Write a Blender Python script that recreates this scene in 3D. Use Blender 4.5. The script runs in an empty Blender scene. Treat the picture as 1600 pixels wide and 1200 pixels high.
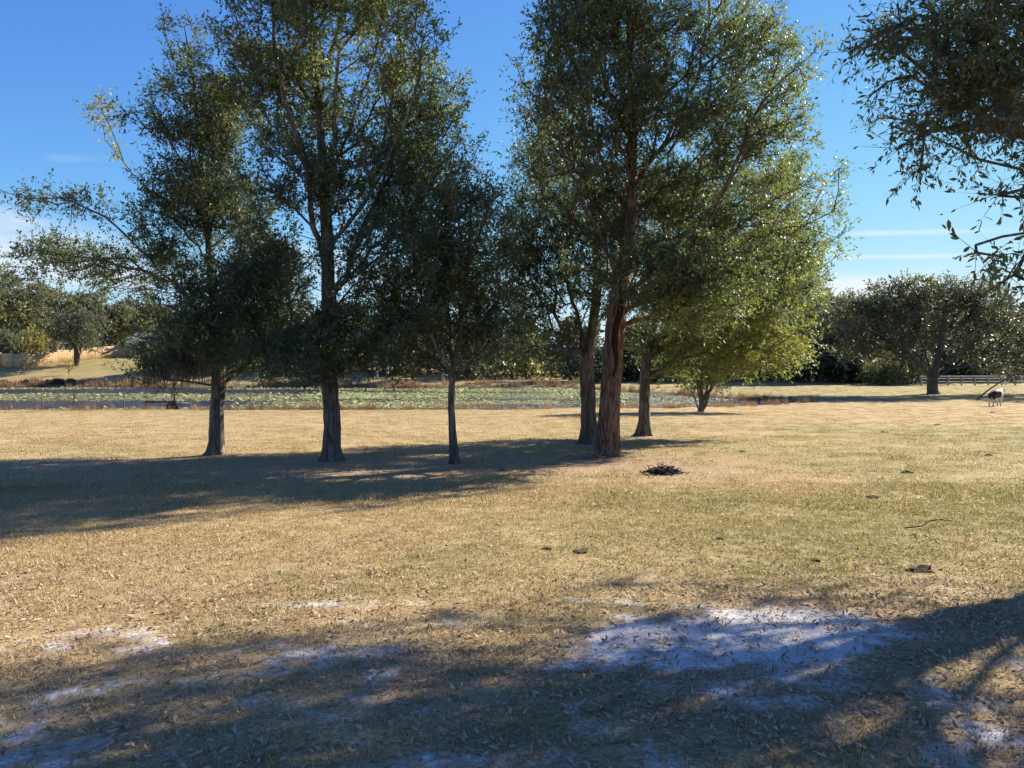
import bpy, bmesh, math, random
import numpy as np
from mathutils import Vector, Matrix

# ------------------------------------------------------------------ camera, sky, sun, exposure
scene = bpy.context.scene
col = scene.collection
F = 1186.0                      # focal length of the photograph in its own pixels (1600 wide)
EYE = 1.65
PITCH = math.radians(2.17)
cam_d = bpy.data.cameras.new('camera')
cam_d.sensor_width = 36.0
cam_d.lens = 36.0 * F / 1600.0
cam_d.clip_start = 0.05
cam_d.clip_end = 5000
cam = bpy.data.objects.new('camera', cam_d)
cam.location = (0, 0, EYE)
cam.rotation_euler = (math.radians(90) - PITCH, 0, 0)
col.objects.link(cam)
scene.camera = cam

SUN_AZ = math.radians(53)       # to the right of the view direction (+Y), clockwise
SUN_EL = math.radians(28)
SUN_DIR = Vector((math.sin(SUN_AZ) * math.cos(SUN_EL), math.cos(SUN_AZ) * math.cos(SUN_EL), math.sin(SUN_EL)))
sun_d = bpy.data.lights.new('sun', 'SUN')
sun_d.energy = 5.0
sun_d.angle = math.radians(0.53)
sun_d.color = (1.0, 0.90, 0.74)
sun = bpy.data.objects.new('sun', sun_d)
sun.rotation_euler = SUN_DIR.to_track_quat('Z', 'Y').to_euler()
sun.location = (30, 20, 30)
col.objects.link(sun)

scene.view_settings.view_transform = 'Standard'
scene.view_settings.look = 'None'
scene.view_settings.exposure = 1.5
scene.view_settings.gamma = 1.0
scene.view_settings.use_curve_mapping = False
scene.cycles.use_denoising = True
scene.cycles.max_bounces = 5
scene.cycles.diffuse_bounces = 3
scene.cycles.glossy_bounces = 2
scene.cycles.transmission_bounces = 3
scene.cycles.use_adaptive_sampling = True
scene.cycles.adaptive_threshold = 0.02
scene.cycles.debug_use_spatial_splits = True
scene.cycles.transparent_max_bounces = 8
scene.cycles.caustics_reflective = False
scene.cycles.caustics_refractive = False
scene.cycles.sample_clamp_indirect = 4.0


class NT:
    """small node-tree writer"""
    def __init__(self, tree):
        self.t = tree
        tree.nodes.clear()

    def n(self, kind, **kw):
        node = self.t.nodes.new(kind)
        for k, v in kw.items():
            setattr(node, k, v)
        return node

    def link(self, a, b):
        self.t.links.new(a, b)

    def put(self, sock, v):
        if hasattr(v, 'is_output'):
            self.link(v, sock)
        else:
            sock.default_value = v

    def m(self, op, a, b=None, c=None, clamp=False):
        node = self.n('ShaderNodeMath', operation=op, use_clamp=clamp)
        self.put(node.inputs[0], a)
        if b is not None:
            self.put(node.inputs[1], b)
        if c is not None:
            self.put(node.inputs[2], c)
        return node.outputs[0]

    def mix(self, fac, a, b, blend='MIX'):
        node = self.n('ShaderNodeMix', data_type='RGBA', blend_type=blend)
        self.put(node.inputs[0], fac)
        self.put(node.inputs[6], a if hasattr(a, 'is_output') else (*a, 1.0) if len(a) == 3 else a)
        self.put(node.inputs[7], b if hasattr(b, 'is_output') else (*b, 1.0) if len(b) == 3 else b)
        return node.outputs[2]

    def noise(self, vec, scale, detail=4.0, rough=0.55, out=0):
        node = self.n('ShaderNodeTexNoise')
        if vec is not None:
            self.link(vec, node.inputs['Vector'])
        node.inputs['Scale'].default_value = scale
        node.inputs['Detail'].default_value = detail
        node.inputs['Roughness'].default_value = rough
        return node.outputs[out]

    def ramp(self, fac, stops, interp='LINEAR'):
        node = self.n('ShaderNodeValToRGB')
        cr = node.color_ramp
        cr.interpolation = interp
        while len(cr.elements) < len(stops):
            cr.elements.new(0.5)
        for e, (p, c) in zip(cr.elements, stops):
            e.position = p
            e.color = (*c, 1.0) if len(c) == 3 else c
        self.put(node.inputs[0], fac)
        return node.outputs[0]

    def sstep(self, v, lo, hi):
        node = self.n('ShaderNodeMapRange', interpolation_type='SMOOTHSTEP')
        self.put(node.inputs[0], v)
        node.inputs[1].default_value = lo
        node.inputs[2].default_value = hi
        return node.outputs[0]


world = bpy.data.worlds.new('World')
scene.world = world
world.use_nodes = True
W = NT(world.node_tree)
sky = W.n('ShaderNodeTexSky', sky_type='NISHITA', sun_disc=False)
sky.sun_elevation = SUN_EL
sky.sun_rotation = SUN_AZ
sky.altitude = 30
sky.air_density = 0.6
sky.dust_density = 0.0
sky.ozone_density = 6.0
tc = W.n('ShaderNodeTexCoord')
sep = W.n('ShaderNodeSeparateXYZ')
W.link(tc.outputs['Generated'], sep.inputs[0])
X, Y, Z = sep.outputs
az = W.m('ARCTAN2', X, Y)
hor = W.m('SQRT', W.m('ADD', W.m('MULTIPLY', X, X), W.m('MULTIPLY', Y, Y)))
tel = W.m('DIVIDE', Z, W.m('MAXIMUM', hor, 0.01))      # tan(elevation)
comb = W.n('ShaderNodeCombineXYZ')
W.link(W.m('MULTIPLY', az, 2.2), comb.inputs[0])
W.link(W.m('MULTIPLY', tel, 9.0), comb.inputs[1])
cn = W.noise(comb.outputs[0], 2.1, 4.0, 0.6)
# low banks of cloud round the horizon, thinning out with height
low = W.m('SUBTRACT', 1.0, W.sstep(tel, 0.06, 0.27))
cl = W.m('ADD', W.m('MULTIPLY', cn, 0.8), 0.18)
cl = W.m('ADD', cl, W.m('MULTIPLY', low, 0.13))


def bank(a0, t0, wa, wt, amp):
    da = W.m('DIVIDE', W.m('SUBTRACT', az, a0), wa)
    dt = W.m('DIVIDE', W.m('SUBTRACT', tel, t0), wt)
    r2 = W.m('ADD', W.m('MULTIPLY', da, da), W.m('MULTIPLY', dt, dt))
    return W.m('MULTIPLY', W.m('POWER', 2.718, W.m('MULTIPLY', r2, -1.0)), amp)


for b in ((-0.58, 0.125, 0.16, 0.05, 0.24), (-0.20, 0.10, 0.2, 0.05, 0.12), (0.425, 0.075, 0.06, 0.022, 0.26),
          (-1.9, 0.14, 0.4, 0.06, 0.2), (2.0, 0.12, 0.4, 0.05, 0.2)):
    cl = W.m('ADD', cl, bank(*b))
cloud = W.m('ADD', W.m('MULTIPLY', W.sstep(cl, 0.72, 1.02), 0.72), 0.035)      # plus an even whitening of the sky, added to lift and warm the shade


def trail(a0, a1, t0, slope, w):
    t = W.m('SUBTRACT', tel, W.m('ADD', t0, W.m('MULTIPLY', W.m('SUBTRACT', az, a0), slope)))
    g = W.m('SUBTRACT', 1.0, W.sstep(W.m('ABSOLUTE', t), w * 0.25, w))
    e = W.m('MULTIPLY', W.sstep(az, a0 - 0.02, a0 + 0.02), W.m('SUBTRACT', 1.0, W.sstep(az, a1 - 0.06, a1 + 0.06)))
    return W.m('MULTIPLY', W.m('MULTIPLY', g, e), W.m('MULTIPLY', cn, 0.85))


for tr in ((0.415, 0.55, 0.1455, -0.05, 0.0045), (0.405, 0.55, 0.118, -0.045, 0.004), ) :
    cloud = W.m('MAXIMUM', cloud, trail(*tr))
cloud = W.m('MAXIMUM', cloud, W.m('MULTIPLY', trail(-0.545, -0.50, 0.22, 0.1, 0.007), 0.4))
# the camera's response to the bright sky: every channel rolls off towards white
sc_ = W.n('ShaderNodeSeparateColor')
W.link(sky.outputs[0], sc_.inputs[0])
cc_ = W.n('ShaderNodeCombineColor')
for i_, (g_, k_, a_) in enumerate(((1.55, 0.235, 0.74), (1.3, 0.27, 0.84), (1.0, 0.50, 0.92))):
    t_ = W.m('POWER', 2.71828, W.m('MULTIPLY', W.m('POWER', sc_.outputs[i_], g_), -k_))
    W.link(W.m('MULTIPLY', W.m('SUBTRACT', 1.0, t_), 4.0 * a_), cc_.inputs[i_])
skycol = W.mix(cloud, cc_.outputs[0], (3.4, 3.5, 3.65))
bg = W.n('ShaderNodeBackground')
W.link(skycol, bg.inputs[0])
bg.inputs[1].default_value = 0.1
world.cycles.sampling_method = 'NONE'
wo = W.n('ShaderNodeOutputWorld')
W.link(bg.outputs[0], wo.inputs[0])

# ------------------------------------------------------------------ helpers: tagging, meshes, noise, pixels to places


def tag(o, label=None, cat=None, group=None, kind=None):
    if label:
        o['label'] = label
    if cat:
        o['category'] = cat
    if group:
        o['group'] = group
    if kind:
        o['kind'] = kind
    return o


def empty(name, loc, label, cat, group=None):
    o = bpy.data.objects.new(name, None)
    o.location = loc
    o.empty_display_size = 0.2
    col.objects.link(o)
    return tag(o, label, cat, group)


def np_mesh(name, V, faces, tint=None, smooth=False, mat=None):
    """faces: list of (n,k) index arrays; tint: per-face floats in the same order"""
    me = bpy.data.meshes.new(name)
    V = np.asarray(V, dtype=np.float32)
    faces = [np.asarray(f, dtype=np.int32) for f in faces if len(f)]
    nl = sum(f.size for f in faces)
    nf = sum(len(f) for f in faces)
    me.vertices.add(len(V))
    me.vertices.foreach_set('co', V.ravel())
    me.loops.add(nl)
    me.loops.foreach_set('vertex_index', np.concatenate([f.ravel() for f in faces]))
    me.polygons.add(nf)
    starts, tot = [], 0
    for f in faces:
        k = f.shape[1]
        starts.append(tot + np.arange(len(f), dtype=np.int32) * k)
        tot += f.size
    me.polygons.foreach_set('loop_start', np.concatenate(starts).astype(np.int32))
    if smooth:
        me.polygons.foreach_set('use_smooth', np.ones(nf, dtype=bool))
    if tint is not None:
        at = me.attributes.new('tint', 'FLOAT', 'FACE')
        at.data.foreach_set('value', np.asarray(tint, dtype=np.float32))
    me.update(calc_edges=True)
    if mat:
        me.materials.append(mat)
    return me


def link(name, me, parent=None):
    o = bpy.data.objects.new(name, me)
    col.objects.link(o)
    if parent is not None:
        o.parent = parent
    return o


def part(name, V, faces, mat, parent, tint=None, smooth=False):
    """mesh given in world space, parented to an unrotated root"""
    V = np.asarray(V, dtype=np.float64) - np.array(parent.location)
    return link(name, np_mesh(name, V, faces, tint, smooth, mat), parent)


def _h(i, j, s):
    n = (i * 374761393 + j * 668265263 + s * 1442695041) & 0xFFFFFFFF
    n = ((n ^ (n >> 13)) * 1274126177) & 0xFFFFFFFF
    return ((n ^ (n >> 16)) & 0xFFFF) / 65535.0


def vnoise(x, y, s=0):
    x = np.asarray(x, dtype=np.float64)
    y = np.asarray(y, dtype=np.float64)
    xi, yi = np.floor(x), np.floor(y)
    fx, fy = x - xi, y - yi
    fx, fy = fx * fx * (3 - 2 * fx), fy * fy * (3 - 2 * fy)
    i, j = xi.astype(np.int64), yi.astype(np.int64)
    a, b, c, d = _h(i, j, s), _h(i + 1, j, s), _h(i, j + 1, s), _h(i + 1, j + 1, s)
    return (a * (1 - fx) + b * fx) * (1 - fy) + (c * (1 - fx) + d * fx) * fy


def fbm(x, y, s=0, o=4):
    r, a, t = 0.0, 1.0, 0.0
    for k in range(o):
        r = r + a * vnoise(x * 2 ** k, y * 2 ** k, s + k * 17)
        t += a
        a *= 0.5
    return r / t


def sst(a, b, x):
    t = np.clip((x - a) / (b - a), 0, 1)
    return t * t * (3 - 2 * t)


WATER = -2.6


def pond_in(x, y):
    """metres inside the pond's edge (negative outside)"""
    x = np.asarray(x, dtype=np.float64)
    y = np.asarray(y, dtype=np.float64)
    near = 57.0 + 0.10 * x + np.where(x > 0, 0.012 * x * x, 0) + 4.5 * (fbm(x * 0.16, y * 0.05, 5) - 0.5)
    far = 101.0 - np.where(x > 6, 1.75 * (x - 6), 0) + 5.0 * (fbm(x * 0.07, y * 0.02, 9) - 0.5)
    return np.minimum(np.minimum(y - near, far - y), x + 130)


def ground_z(x, y):
    x = np.asarray(x, dtype=np.float64)
    y = np.asarray(y, dtype=np.float64)
    yy = np.minimum(y, 60.0) - np.where(y > 52, 0.5 * np.minimum(y - 52, 8) ** 2 / 16, 0)
    z = -0.041 * yy
    z = z + 0.16 * (fbm(x * 0.12, y * 0.12, 3) - 0.5) * sst(6, 30, np.abs(y)) + 0.05 * (fbm(x * 0.8, y * 0.8, 21, 3) - 0.5)
    left = sst(8, -34, x)
    z = z + left * 3.7 * sst(99, 134, y) + (1 - left) * 0.5 * sst(105, 160, y)
    z = z + 1.2 * sst(150, 400, y)
    p = pond_in(x, y)
    z = np.where(p > -2, z + (-3.1 - z) * sst(-2, 3.0, p), z)
    return z


def gz(x, y):
    return float(ground_z(x, y))


CP, SP = math.cos(PITCH), math.sin(PITCH)


def P(u, v, yy):
    """the place at distance yy that the photograph shows at pixel (u, v)"""
    a, b = (u - 800) / F, (600 - v) / F
    t = yy / (CP + b * SP)
    return np.array([a * t, yy, EYE + t * (-SP + b * CP)])


def G(u, v):
    """where the ground shows at pixel (u, v)"""
    ys = np.geomspace(1.5, 400, 6000)
    a, b = (u - 800) / F, (600 - v) / F
    t = ys / (CP + b * SP)
    d = (EYE + t * (-SP + b * CP)) - ground_z(a * t, ys)
    k = int(np.argmax(d < 0))
    p = P(u, v, ys[k])
    p[2] = gz(p[0], p[1])
    return p


# ------------------------------------------------------------------ materials


def new_mat(name):
    m = bpy.data.materials.new(name)
    m.use_nodes = True
    return m, NT(m.node_tree)


def finish(N, bsdf, disp=None):
    o = N.n('ShaderNodeOutputMaterial')
    N.link(bsdf, o.inputs[0])


def principled(N, color, rough=0.8, spec=0.3, bump=None, bstr=0.5, bdist=0.02, metallic=0.0):
    b = N.n('ShaderNodeBsdfPrincipled')
    N.put(b.inputs['Base Color'], color if hasattr(color, 'is_output') else (*color, 1.0))
    N.put(b.inputs['Roughness'], rough)
    b.inputs['Specular IOR Level'].default_value = spec
    b.inputs['Metallic'].default_value = metallic
    if bump is not None:
        bn = N.n('ShaderNodeBump')
        bn.inputs['Strength'].default_value = bstr
        bn.inputs['Distance'].default_value = bdist
        N.link(bump, bn.inputs['Height'])
        N.link(bn.outputs[0], b.inputs['Normal'])
    return b.outputs[0]


def leaf_material(name, stops, trans=0.35, rough=0.38, spec=0.5, inst=None):
    m, N = new_mat(name)
    at = N.n('ShaderNodeAttribute', attribute_name='tint')
    fac = at.outputs['Fac']
    c = N.ramp(fac, stops)
    if inst:
        g = N.n('ShaderNodeAttribute', attribute_name='gmix', attribute_type='INSTANCER')
        c2 = N.ramp(fac, inst)
        c = N.mix(g.outputs['Fac'], c, c2)
    b = principled(N, c, rough, spec)
    tr = N.n('ShaderNodeBsdfTranslucent')
    hs = N.n('ShaderNodeHueSaturation')
    hs.inputs['Saturation'].default_value = 1.15
    hs.inputs['Value'].default_value = 1.25
    N.link(c, hs.inputs['Color'])
    N.link(hs.outputs[0], tr.inputs[0])
    mx = N.n('ShaderNodeMixShader')
    mx.inputs[0].default_value = trans
    N.link(b, mx.inputs[1])
    N.link(tr.outputs[0], mx.inputs[2])
    finish(N, mx.outputs[0])
    return m


# tint 0..1 : dark green > green > olive > yellow > brown
GREEN = [(0.0, (0.056, 0.076, 0.042)), (0.4, (0.103, 0.140, 0.064)), (0.65, (0.172, 0.212, 0.078)), (0.85, (0.30, 0.31, 0.07)), (1.0, (0.17, 0.095, 0.035))]
M_leaf = leaf_material('oak_leaf', GREEN, 0.42, 0.52, 0.5)
M_leaf_far = leaf_material('far_leaf', [(0.0, (0.058, 0.070, 0.048)), (0.4, (0.125, 0.14, 0.085)), (0.65, (0.18, 0.19, 0.085)), (0.85, (0.31, 0.31, 0.06)), (1.0, (0.20, 0.15, 0.08))], 0.3, 0.5, 0.4)
M_blade = leaf_material('grass_blade', [(0.0, (0.17, 0.12, 0.065)), (0.4, (0.39, 0.29, 0.145)), (0.8, (0.53, 0.41, 0.225)), (1.0, (0.66, 0.56, 0.36))], 0.3, 0.55, 0.35,
                        inst=[(0.0, (0.075, 0.078, 0.024)), (0.5, (0.19, 0.185, 0.058)), (1.0, (0.37, 0.325, 0.13))])
M_litter = leaf_material('fallen_leaf', [(0.0, (0.13, 0.075, 0.048)), (0.4, (0.32, 0.205, 0.125)), (0.8, (0.48, 0.35, 0.23)), (1.0, (0.58, 0.48, 0.35))], 0.12, 0.75, 0.15)
M_reed = leaf_material('dry_reed', [(0.0, (0.10, 0.065, 0.045)), (0.5, (0.30, 0.20, 0.10)), (1.0, (0.48, 0.36, 0.19))], 0.25, 0.6, 0.3,
                       inst=[(0.0, (0.09, 0.045, 0.04)), (0.5, (0.20, 0.10, 0.075)), (1.0, (0.32, 0.20, 0.13))])
M_pad = leaf_material('lily_leaf', [(0.0, (0.36, 0.29, 0.17)), (0.3, (0.30, 0.29, 0.13)), (0.7, (0.40, 0.44, 0.18)), (1.0, (0.68, 0.68, 0.28))], 0.2, 0.55, 0.25)
M_moss = leaf_material('hanging_moss', [(0.0, (0.07, 0.07, 0.06)), (1.0, (0.20, 0.19, 0.16))], 0.3, 0.8, 0.2)


def bark_material(name, dark, light, lichen=0.25, stretch=0.16, scale=9.0):
    m, N = new_mat(name)
    tcx = N.n('ShaderNodeTexCoord')
    mp = N.n('ShaderNodeMapping')
    mp.inputs['Scale'].default_value = (1, 1, stretch)
    N.link(tcx.outputs['Object'], mp.inputs[0])
    n1 = N.noise(mp.outputs[0], scale * 2.6, 6, 0.65)
    vo = N.n('ShaderNodeTexVoronoi', feature='DISTANCE_TO_EDGE')
    vo.inputs['Scale'].default_value = scale
    mv = N.n('ShaderNodeMix', data_type='VECTOR')
    mv.inputs[0].default_value = 0.06
    N.link(mp.outputs[0], mv.inputs[4])
    N.link(N.noise(mp.outputs[0], 8, 3, 0.6, out=1), mv.inputs[5])
    N.link(mv.outputs[1], vo.inputs['Vector'])
    n2 = N.noise(mp.outputs[0], scale * 1.1, 6, 0.7)
    ridge = N.sstep(N.m('ADD', N.m('MULTIPLY', vo.outputs[0], 0.8), N.m('MULTIPLY', N.m('SUBTRACT', n2, 0.42), 1.1)), 0.0, 0.3)
    c = N.mix(ridge, dark, light)
    c = N.mix(N.m('MULTIPLY', N.sstep(n1, 0.35, 0.75), 0.6), c, tuple(0.55 * k for k in dark))
    patch = N.sstep(N.noise(tcx.outputs['Object'], 2.4, 5, 0.65), 0.55, 0.68)
    c = N.mix(N.m('MULTIPLY', patch, lichen), c, (0.30, 0.31, 0.27))
    h = N.m('ADD', N.m('MULTIPLY', ridge, 0.7), N.m('MULTIPLY', n1, 0.5))
    finish(N, principled(N, c, 0.9, 0.15, h, 0.9, 0.03))
    return m


M_bark = bark_material('oak_bark', (0.075, 0.064, 0.055), (0.20, 0.172, 0.142), 0.55)
M_bark_red = bark_material('red_bark', (0.085, 0.054, 0.038), (0.25, 0.16, 0.11), 0.15, 0.22, 12)
M_bark_far = bark_material('far_bark', (0.06, 0.05, 0.042), (0.15, 0.125, 0.10), 0.2)


def plain(name, c, rough=0.8, spec=0.3, var=0.3, scale=6.0, bstr=0.3, metallic=0.0):
    m, N = new_mat(name)
    tcx = N.n('ShaderNodeTexCoord')
    n1 = N.noise(tcx.outputs['Object'], scale, 5, 0.65)
    cc = N.mix(N.sstep(n1, 0.3, 0.7), tuple(k * (1 - var) for k in c), tuple(min(1, k * (1 + var)) for k in c))
    finish(N, principled(N, cc, rough, spec, n1, bstr, 0.02, metallic))
    return m


M_fence = plain('cedar_board', (0.52, 0.36, 0.20), 0.75, 0.2, 0.16, 2.0)
M_post = plain('weathered_post', (0.13, 0.11, 0.095), 0.9, 0.2, 0.35, 9)
M_wire = plain('galvanised_wire', (0.22, 0.21, 0.20), 0.5, 0.5, 0.2, 20, 0.0, 0.6)
M_rot = plain('rotten_wood', (0.045, 0.034, 0.027), 0.95, 0.1, 0.5, 14, 0.8)
M_stick = plain('dead_wood', (0.26, 0.205, 0.155), 0.85, 0.2, 0.35, 18, 0.5)
M_dung = plain('dried_dung', (0.075, 0.052, 0.036), 0.95, 0.1, 0.5, 40, 0.9)
M_roof = plain('grey_shingle', (0.27, 0.27, 0.28), 0.85, 0.2, 0.2, 3.0)
M_wall = plain('dark_siding', (0.10, 0.11, 0.13), 0.8, 0.2, 0.15, 2.0)
M_glass = plain('window_glass', (0.03, 0.035, 0.04), 0.1, 0.6, 0.1, 1.0, 0.0)
M_white = plain('white_board', (0.62, 0.61, 0.58), 0.6, 0.3, 0.12, 3.0)
M_rail = plain('weathered_rail', (0.36, 0.35, 0.33), 0.8, 0.2, 0.2, 3.0)
M_scar = plain('torn_heartwood', (0.035, 0.022, 0.017), 0.95, 0.1, 0.5, 25, 0.9)
M_pale = plain('pale_trunk', (0.34, 0.32, 0.29), 0.9, 0.1, 0.3, 5)

# ground: dry turf, green turf, bare white sand, wet mud and leaf litter told apart by vertex masks
M_ground, N = new_mat('pasture_ground')
tcg = N.n('ShaderNodeTexCoord')
o_ = tcg.outputs['Object']
a1 = N.n('ShaderNodeAttribute', attribute_name='cover')
s1 = N.n('ShaderNodeSeparateColor')
N.link(a1.outputs['Color'], s1.inputs[0])
sand_a, green_a, mud_a = s1.outputs[0], s1.outputs[1], s1.outputs[2]
lit_a = a1.outputs['Alpha']
fine = N.noise(o_, 38.0, 5, 0.75)
mid = N.noise(o_, 5.5, 5, 0.7)
coarse = N.noise(o_, 0.5, 4, 0.6)
straw = N.ramp(fine, [(0.25, (0.14, 0.098, 0.05)), (0.45, (0.33, 0.245, 0.125)), (0.6, (0.46, 0.35, 0.18)), (0.78, (0.59, 0.48, 0.28))])
straw = N.mix(N.m('MULTIPLY', N.sstep(mid, 0.45, 0.68), 0.45), straw, (0.36, 0.24, 0.125))
straw = N.mix(N.m('MULTIPLY', N.sstep(coarse, 0.48, 0.66), 0.40), straw, (0.30, 0.20, 0.115))
straw = N.mix(N.m('MULTIPLY', N.sstep(N.noise(o_, 1.7, 4, 0.65), 0.52, 0.68), 0.35), straw, (0.58, 0.47, 0.31))
turf = N.ramp(fine, [(0.25, (0.065, 0.065, 0.022)), (0.5, (0.19, 0.18, 0.06)), (0.75, (0.35, 0.305, 0.12))])
c = N.mix(N.m('MULTIPLY', green_a, N.sstep(N.m('ADD', N.m('MULTIPLY', mid, 0.6), N.m('MULTIPLY', coarse, 0.4)), 0.36, 0.6)), straw, turf)
litc = N.ramp(fine, [(0.25, (0.11, 0.072, 0.047)), (0.5, (0.35, 0.235, 0.15)), (0.75, (0.58, 0.43, 0.29))])
c = N.mix(N.m('MULTIPLY', lit_a, 0.8), c, litc)
sandc = N.ramp(mid, [(0.3, (0.40, 0.375, 0.35)), (0.7, (0.62, 0.59, 0.56))])
sf = N.sstep(N.m('ADD', sand_a, N.m('ADD', N.m('MULTIPLY', N.m('SUBTRACT', mid, 0.5), 0.9), N.m('MULTIPLY', N.m('SUBTRACT', fine, 0.5), 0.7))), 0.42, 0.70)
c = N.mix(sf, c, sandc)
mudc = N.ramp(mid, [(0.3, (0.035, 0.03, 0.028)), (0.55, (0.085, 0.068, 0.058)), (0.7, (0.20, 0.17, 0.13))])
c = N.mix(mud_a, c, mudc)
hgt = N.m('ADD', N.m('MULTIPLY', N.m('MULTIPLY', fine, N.m('SUBTRACT', 1.0, N.m('MULTIPLY', sf, 0.8))), 0.5), N.m('MULTIPLY', mid, 0.8))
finish(N, principled(N, c, 0.95, 0.1, hgt, 0.9, 0.05))

M_water, N = new_mat('pond_water')
tcw = N.n('ShaderNodeTexCoord')
mpw = N.n('ShaderNodeMapping')
mpw.inputs['Scale'].default_value = (0.6, 1.6, 1)
N.link(tcw.outputs['Object'], mpw.inputs[0])
wn = N.noise(mpw.outputs[0], 4.0, 3, 0.6)
finish(N, principled(N, (0.018, 0.02, 0.018), 0.22, 0.6, wn, 1.0, 0.4))

# ------------------------------------------------------------------ ground sheet and water


def cover(x, y):
    """sand, green, mud, litter masks of the pasture"""
    wx = x + 0.6 * (fbm(x * 1.3, y * 1.3, 61, 3) - 0.5) * 2
    wy = y + 0.45 * (fbm(x * 1.3, y * 1.3, 71, 3) - 0.5) * 2
    sand = np.zeros_like(x)
    brk = fbm(x * 2.3 + 5, y * 3.4, 62, 4)
    for (cx, cy, rx, ry, am) in ((1.6, 4.95, 1.0, 0.62, 1.6), (-1.75, 4.5, 0.9, 0.5, 0.55), (-0.9, 3.75, 1.0, 0.4, 0.5),
                                 (-2.6, 5.1, 0.8, 0.3, 0.5), (0.75, 5.75, 0.4, 0.14, 0.7), (0.5, 7.6, 1.8, 0.9, 0.42), (-7.0, 9.4, 1.3, 0.45, 0.65),
                                 (-1.2, 5.6, 0.7, 0.22, 0.5), (3.5, 6.6, 1.2, 0.4, 0.3), (-3.2, 6.6, 1.2, 0.5, 0.36), (0.1, 3.2, 1.3, 0.45, 0.5), (-0.3, 6.3, 1.2, 0.3, 0.45)):
        r2 = ((wx - cx) / rx) ** 2 + ((wy - cy) / ry) ** 2
        sand = np.maximum(sand, am * np.exp(-r2 * 0.8) * (0.35 + 1.15 * brk))
    spots = sst(0.52, 0.74, fbm(x * 2.6, y * 3.6, 33, 4)) * (0.38 * sst(18, 8, y) + .18 * sst(7, 5, y))
    sand = np.maximum(sand, spots)
    sand = np.where(y < 24, sand, 0)
    green = 0.95 * sst(0.22, 0.50, fbm(x * 0.22, y * 0.22, 44, 4)) * sst(-3, 3, x - 0.08 * y) * sst(40, 24, y) + 0.55 * sst(42, 50, y) * sst(4, -8, x)
    green = np.maximum(green, 0.65 * sst(0.54, 0.68, fbm(x * 0.5, y * 0.5, 55, 3)) * sst(40, 12, y))
    green = np.maximum(green, 0.95 * sst(108, 116, y) * sst(8, -20, x))
    green = np.maximum(green, .75 * sst(58, 72, y) * sst(2, 12, x))
    p = pond_in(x, y)
    mud = sst(-3.0, 0.5, p + 1.6 * (fbm(x * 0.35, y * 0.35, 77, 3) - 0.5))
    lit = np.zeros_like(x)
    for (cx, cy, r) in ((2.0, 16.5, 4.2), (-4.2, 15.5, 3.2), (-1.3, 15.5, 3.0), (-7.5, 16.5, 2.6), (2.4, 21.5, 3), (4.6, 25, 2.6)):
        lit = np.maximum(lit, np.exp(-(((x - cx) / r) ** 2 + ((y - cy) / (r * 0.8)) ** 2)))
    lit = np.maximum(lit, (0.35 + 0.55 * sst(0.40, 0.62, fbm(x * 0.7, y * 0.7, 88, 4))) * sst(7.5, 5, y))
    return sand, np.clip(green, 0, 1), np.clip(mud, 0, 1), np.clip(lit * (0.6 + 0.8 * fbm(x * 0.9, y * 0.9, 99, 3)), 0, 1)


def build_ground():
    front = np.radians(np.linspace(-52, 52, 330))
    rest = np.radians(np.linspace(52, 308, 90)[1:-1])
    ang = np.concatenate([front, rest])
    rad = np.concatenate([[0.05], np.geomspace(0.4, 190, 330), np.geomspace(200, 3500, 24)])
    A, R = np.meshgrid(ang, rad)
    x, y = R * np.sin(A), R * np.cos(A)
    z = ground_z(x, y)
    na, nr = len(ang), len(rad)
    idx = np.arange(na * nr).reshape(nr, na)
    nx = np.roll(idx, -1, axis=1)
    f = np.stack([idx[:-1], nx[:-1], nx[1:], idx[1:]], -1).reshape(-1, 4)[:, ::-1]
    me = np_mesh('ground', np.stack([x, y, z], -1).reshape(-1, 3), [f], None, True, M_ground)
    s, g, m, l = cover(x.ravel(), y.ravel())
    at = me.attributes.new('cover', 'FLOAT_COLOR', 'POINT')
    at.data.foreach_set('color', np.stack([s, g, m, l], -1).astype(np.float32).ravel())
    o = link('ground', me)
    tag(o, 'dry tan pasture sloping down to the pond', 'ground', kind='structure')


build_ground()
xs, ys = np.linspace(-128, 34, 60), np.linspace(50, 112, 30)
gx, gy = np.meshgrid(xs, ys)
idx = np.arange(gx.size).reshape(gx.shape)
fw = np.stack([idx[:-1, :-1], idx[:-1, 1:], idx[1:, 1:], idx[1:, :-1]], -1).reshape(-1, 4)
tag(link('water', np_mesh('water', np.stack([gx, gy, np.full_like(gx, WATER)], -1).reshape(-1, 3), [fw], None, True, M_water)),
    'still pond water reflecting blue sky', 'water', kind='structure')

# ------------------------------------------------------------------ tubes and leaves (numpy builders)


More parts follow.
